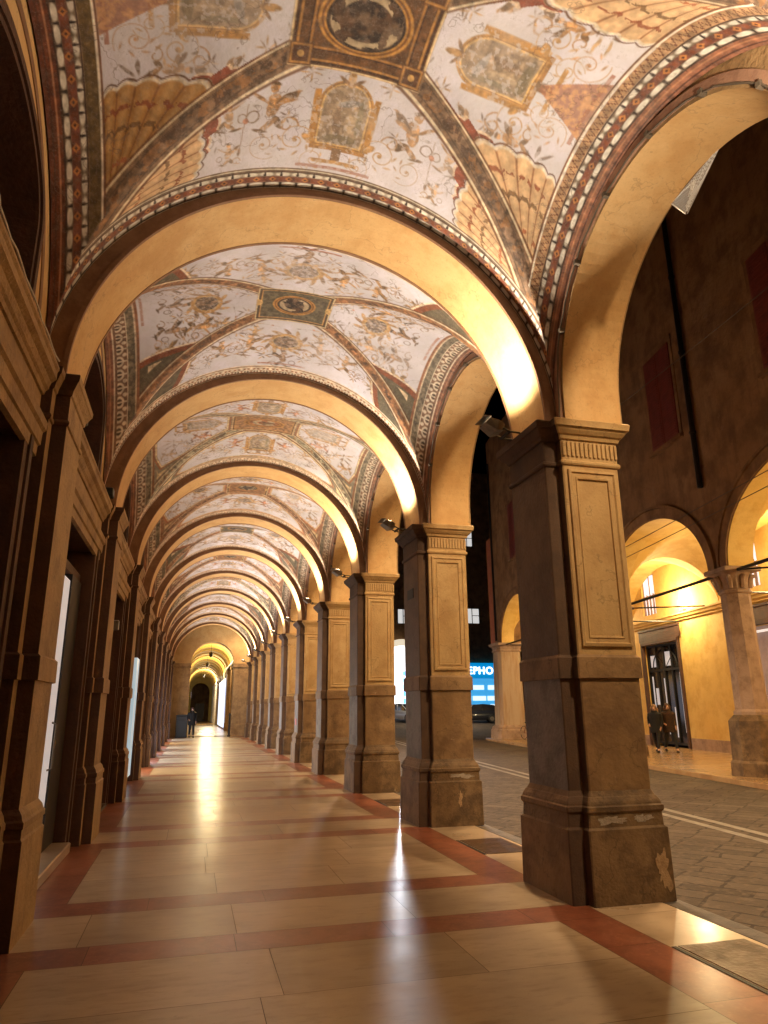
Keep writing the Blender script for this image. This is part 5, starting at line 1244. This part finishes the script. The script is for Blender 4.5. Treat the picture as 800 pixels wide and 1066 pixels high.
# ------------------------------------------------------------------ vehicles
def car(label, loc, rz, paint, tail=(1,.05,.02)):
    t = thing('parked_car', label, 'car', loc, rz, None)
    # body: cross sections along x (front +x)
    sec = [(-2.05, .45, .62, .70), (-1.98, .30, .95, .80), (-1.2, .24, .98, .86), (0, .22, .95, .88), (1.0, .22, .92, .87), (1.75, .28, .80, .80), (2.05, .42, .62, .68)]
    m = MB(); rings = []
    for x, z0, z1, w_ in sec: rings.append([(x, -w_+.06, z0), (x, w_-.06, z0), (x, w_, z0+.12), (x, w_, z1-.15), (x, w_-.08, z1), (x, -w_+.08, z1), (x, -w_, z1-.15), (x, -w_, z0+.12)])
    m.loft(rings); m.build('body', paint, t, smooth=True)
    cab = [(-1.95, .94, .95, .72), (-1.45, .94, 1.42, .66), (-.6, .94, 1.50, .66), (.2, .94, 1.46, .66), (1.05, .90, .94, .74)]
    m = MB(); m.loft([[(x, -w_-.06, z0), (x, w_+.06, z0), (x, w_, z1), (x, -w_, z1)] for x, z0, z1, w_ in cab]); c = m.build('cabin', M_darkglass, t)
    m = MB(); m.loft([[(x, -.62, z), (x, .62, z), (x, .58, z+.03), (x, -.58, z+.03)] for x, z in ((-1.5, 1.42), (-.6, 1.50), (.22, 1.46))]); m.build('roof', paint, t)
    m = MB()
    for y in (-.70, .70):
        m.tube([(-1.95, y, .95), (-1.46, y*.95, 1.43)], .045, 5); m.tube([(-.45, y, .95), (-.5, y*.95, 1.49)], .04, 5); m.tube([(1.05, y, .93), (.2, y*.95, 1.46)], .04, 5)
    m.build('pillar', paint, c)
    for x in (-1.3, 1.28):
        for y in (-1, 1):
            m = MB(); pr = [(-.1, .20), (-.1, .30), (-.06, .325), (.06, .325), (.1, .30), (.1, .20)]
            m.loft([[(x+r*math.cos(2*PI*k/18), y*.80+d, .325+r*math.sin(2*PI*k/18)) for k in range(18)] for d, r in pr]); wv = m.build('wheel', M_black, t, smooth=True)
            m = MB(); m.loft([[(x+r*math.cos(2*PI*k/14), y*(.80+d), .325+r*math.sin(2*PI*k/14)) for k in range(14)] for d, r in ((.05, .2), (.105, .18), (.11, .05))]); m.build('rim', M_lamp, wv)
    for y in (-1, 1):
        ys = sorted((y*.50, y*.72)); m = MB(); m.box(-2.06, ys[0], .66, -1.99, ys[1], .86, 0, .01); m.build('tail_light', mat('tail_red', (.3,.01,.01), .3) if 'tail_red' not in MATS else MATS['tail_red'], t)
        m = MB(); m.box(1.93, ys[0], .56, 2.05, ys[1], .70, 0, .01); m.build('headlight', M_lamp, t)
    m = MB(); m.box(-2.075, -.26, .52, -2.04, .26, .64); m.build('number_plate', M_white, t)
    m = MB(); m.box(-2.09, -.70, .34, -1.95, .70, .47, 0, .02); m.build('bumper', M_black, t)
    return t
M_carwhite = mat('white_car_paint', (.75,.74,.72), .3, coat=.5); M_carblack = mat('black_car_paint', (.02,.02,.025), .25, coat=.5)
car('white hatchback parked in the far street, seen between the second and third piers', (18.1, 60, ground_z(18.1, 60)), R(-75), M_carwhite)
car('dark car parked in front of the glowing blue shop', (23.6, 58, ground_z(23.6, 58)), R(165), M_carblack)
t = thing('bicycle', 'dark bicycle leaning beside the pale corner pier', 'bicycle', opp(.9, cols[5]-1.6, .0), OA+R(15))
for y in (-.52, .52):
    m = MB(); m.tube([(0, y+.33*math.cos(2*PI*k/24), .34+.33*math.sin(2*PI*k/24)) for k in range(25)], .018, 5, 0, False); wv = m.build('wheel', M_black, t)
    m = MB()
    for k in range(10): m.tube([(0, y, .34), (0, y+.32*math.cos(2*PI*k/10), .34+.32*math.sin(2*PI*k/10))], .003, 3)
    m.build('spokes', M_lamp, wv)
m = MB(); 
for a, b in (((0,.52,.34),(0,.12,.32)), ((0,.12,.32),(0,.22,.80)), ((0,.22,.80),(0,.52,.34)), ((0,.12,.32),(0,-.38,.78)), ((0,.22,.76),(0,-.36,.84)), ((0,-.52,.34),(0,-.34,.98))): m.tube([a, b], .017, 5)
m.build('frame', M_shutter, t)
m = MB(); m.tube([(-.28, -.22, 1.02), (-.2, -.34, 1.0), (.2, -.34, 1.0), (.28, -.22, 1.02)], .014, 5); m.build('handlebar', M_iron, t)
m = MB(); m.ball((0, .24, .86), .07, .14, .04); m.build('saddle', M_black, t)
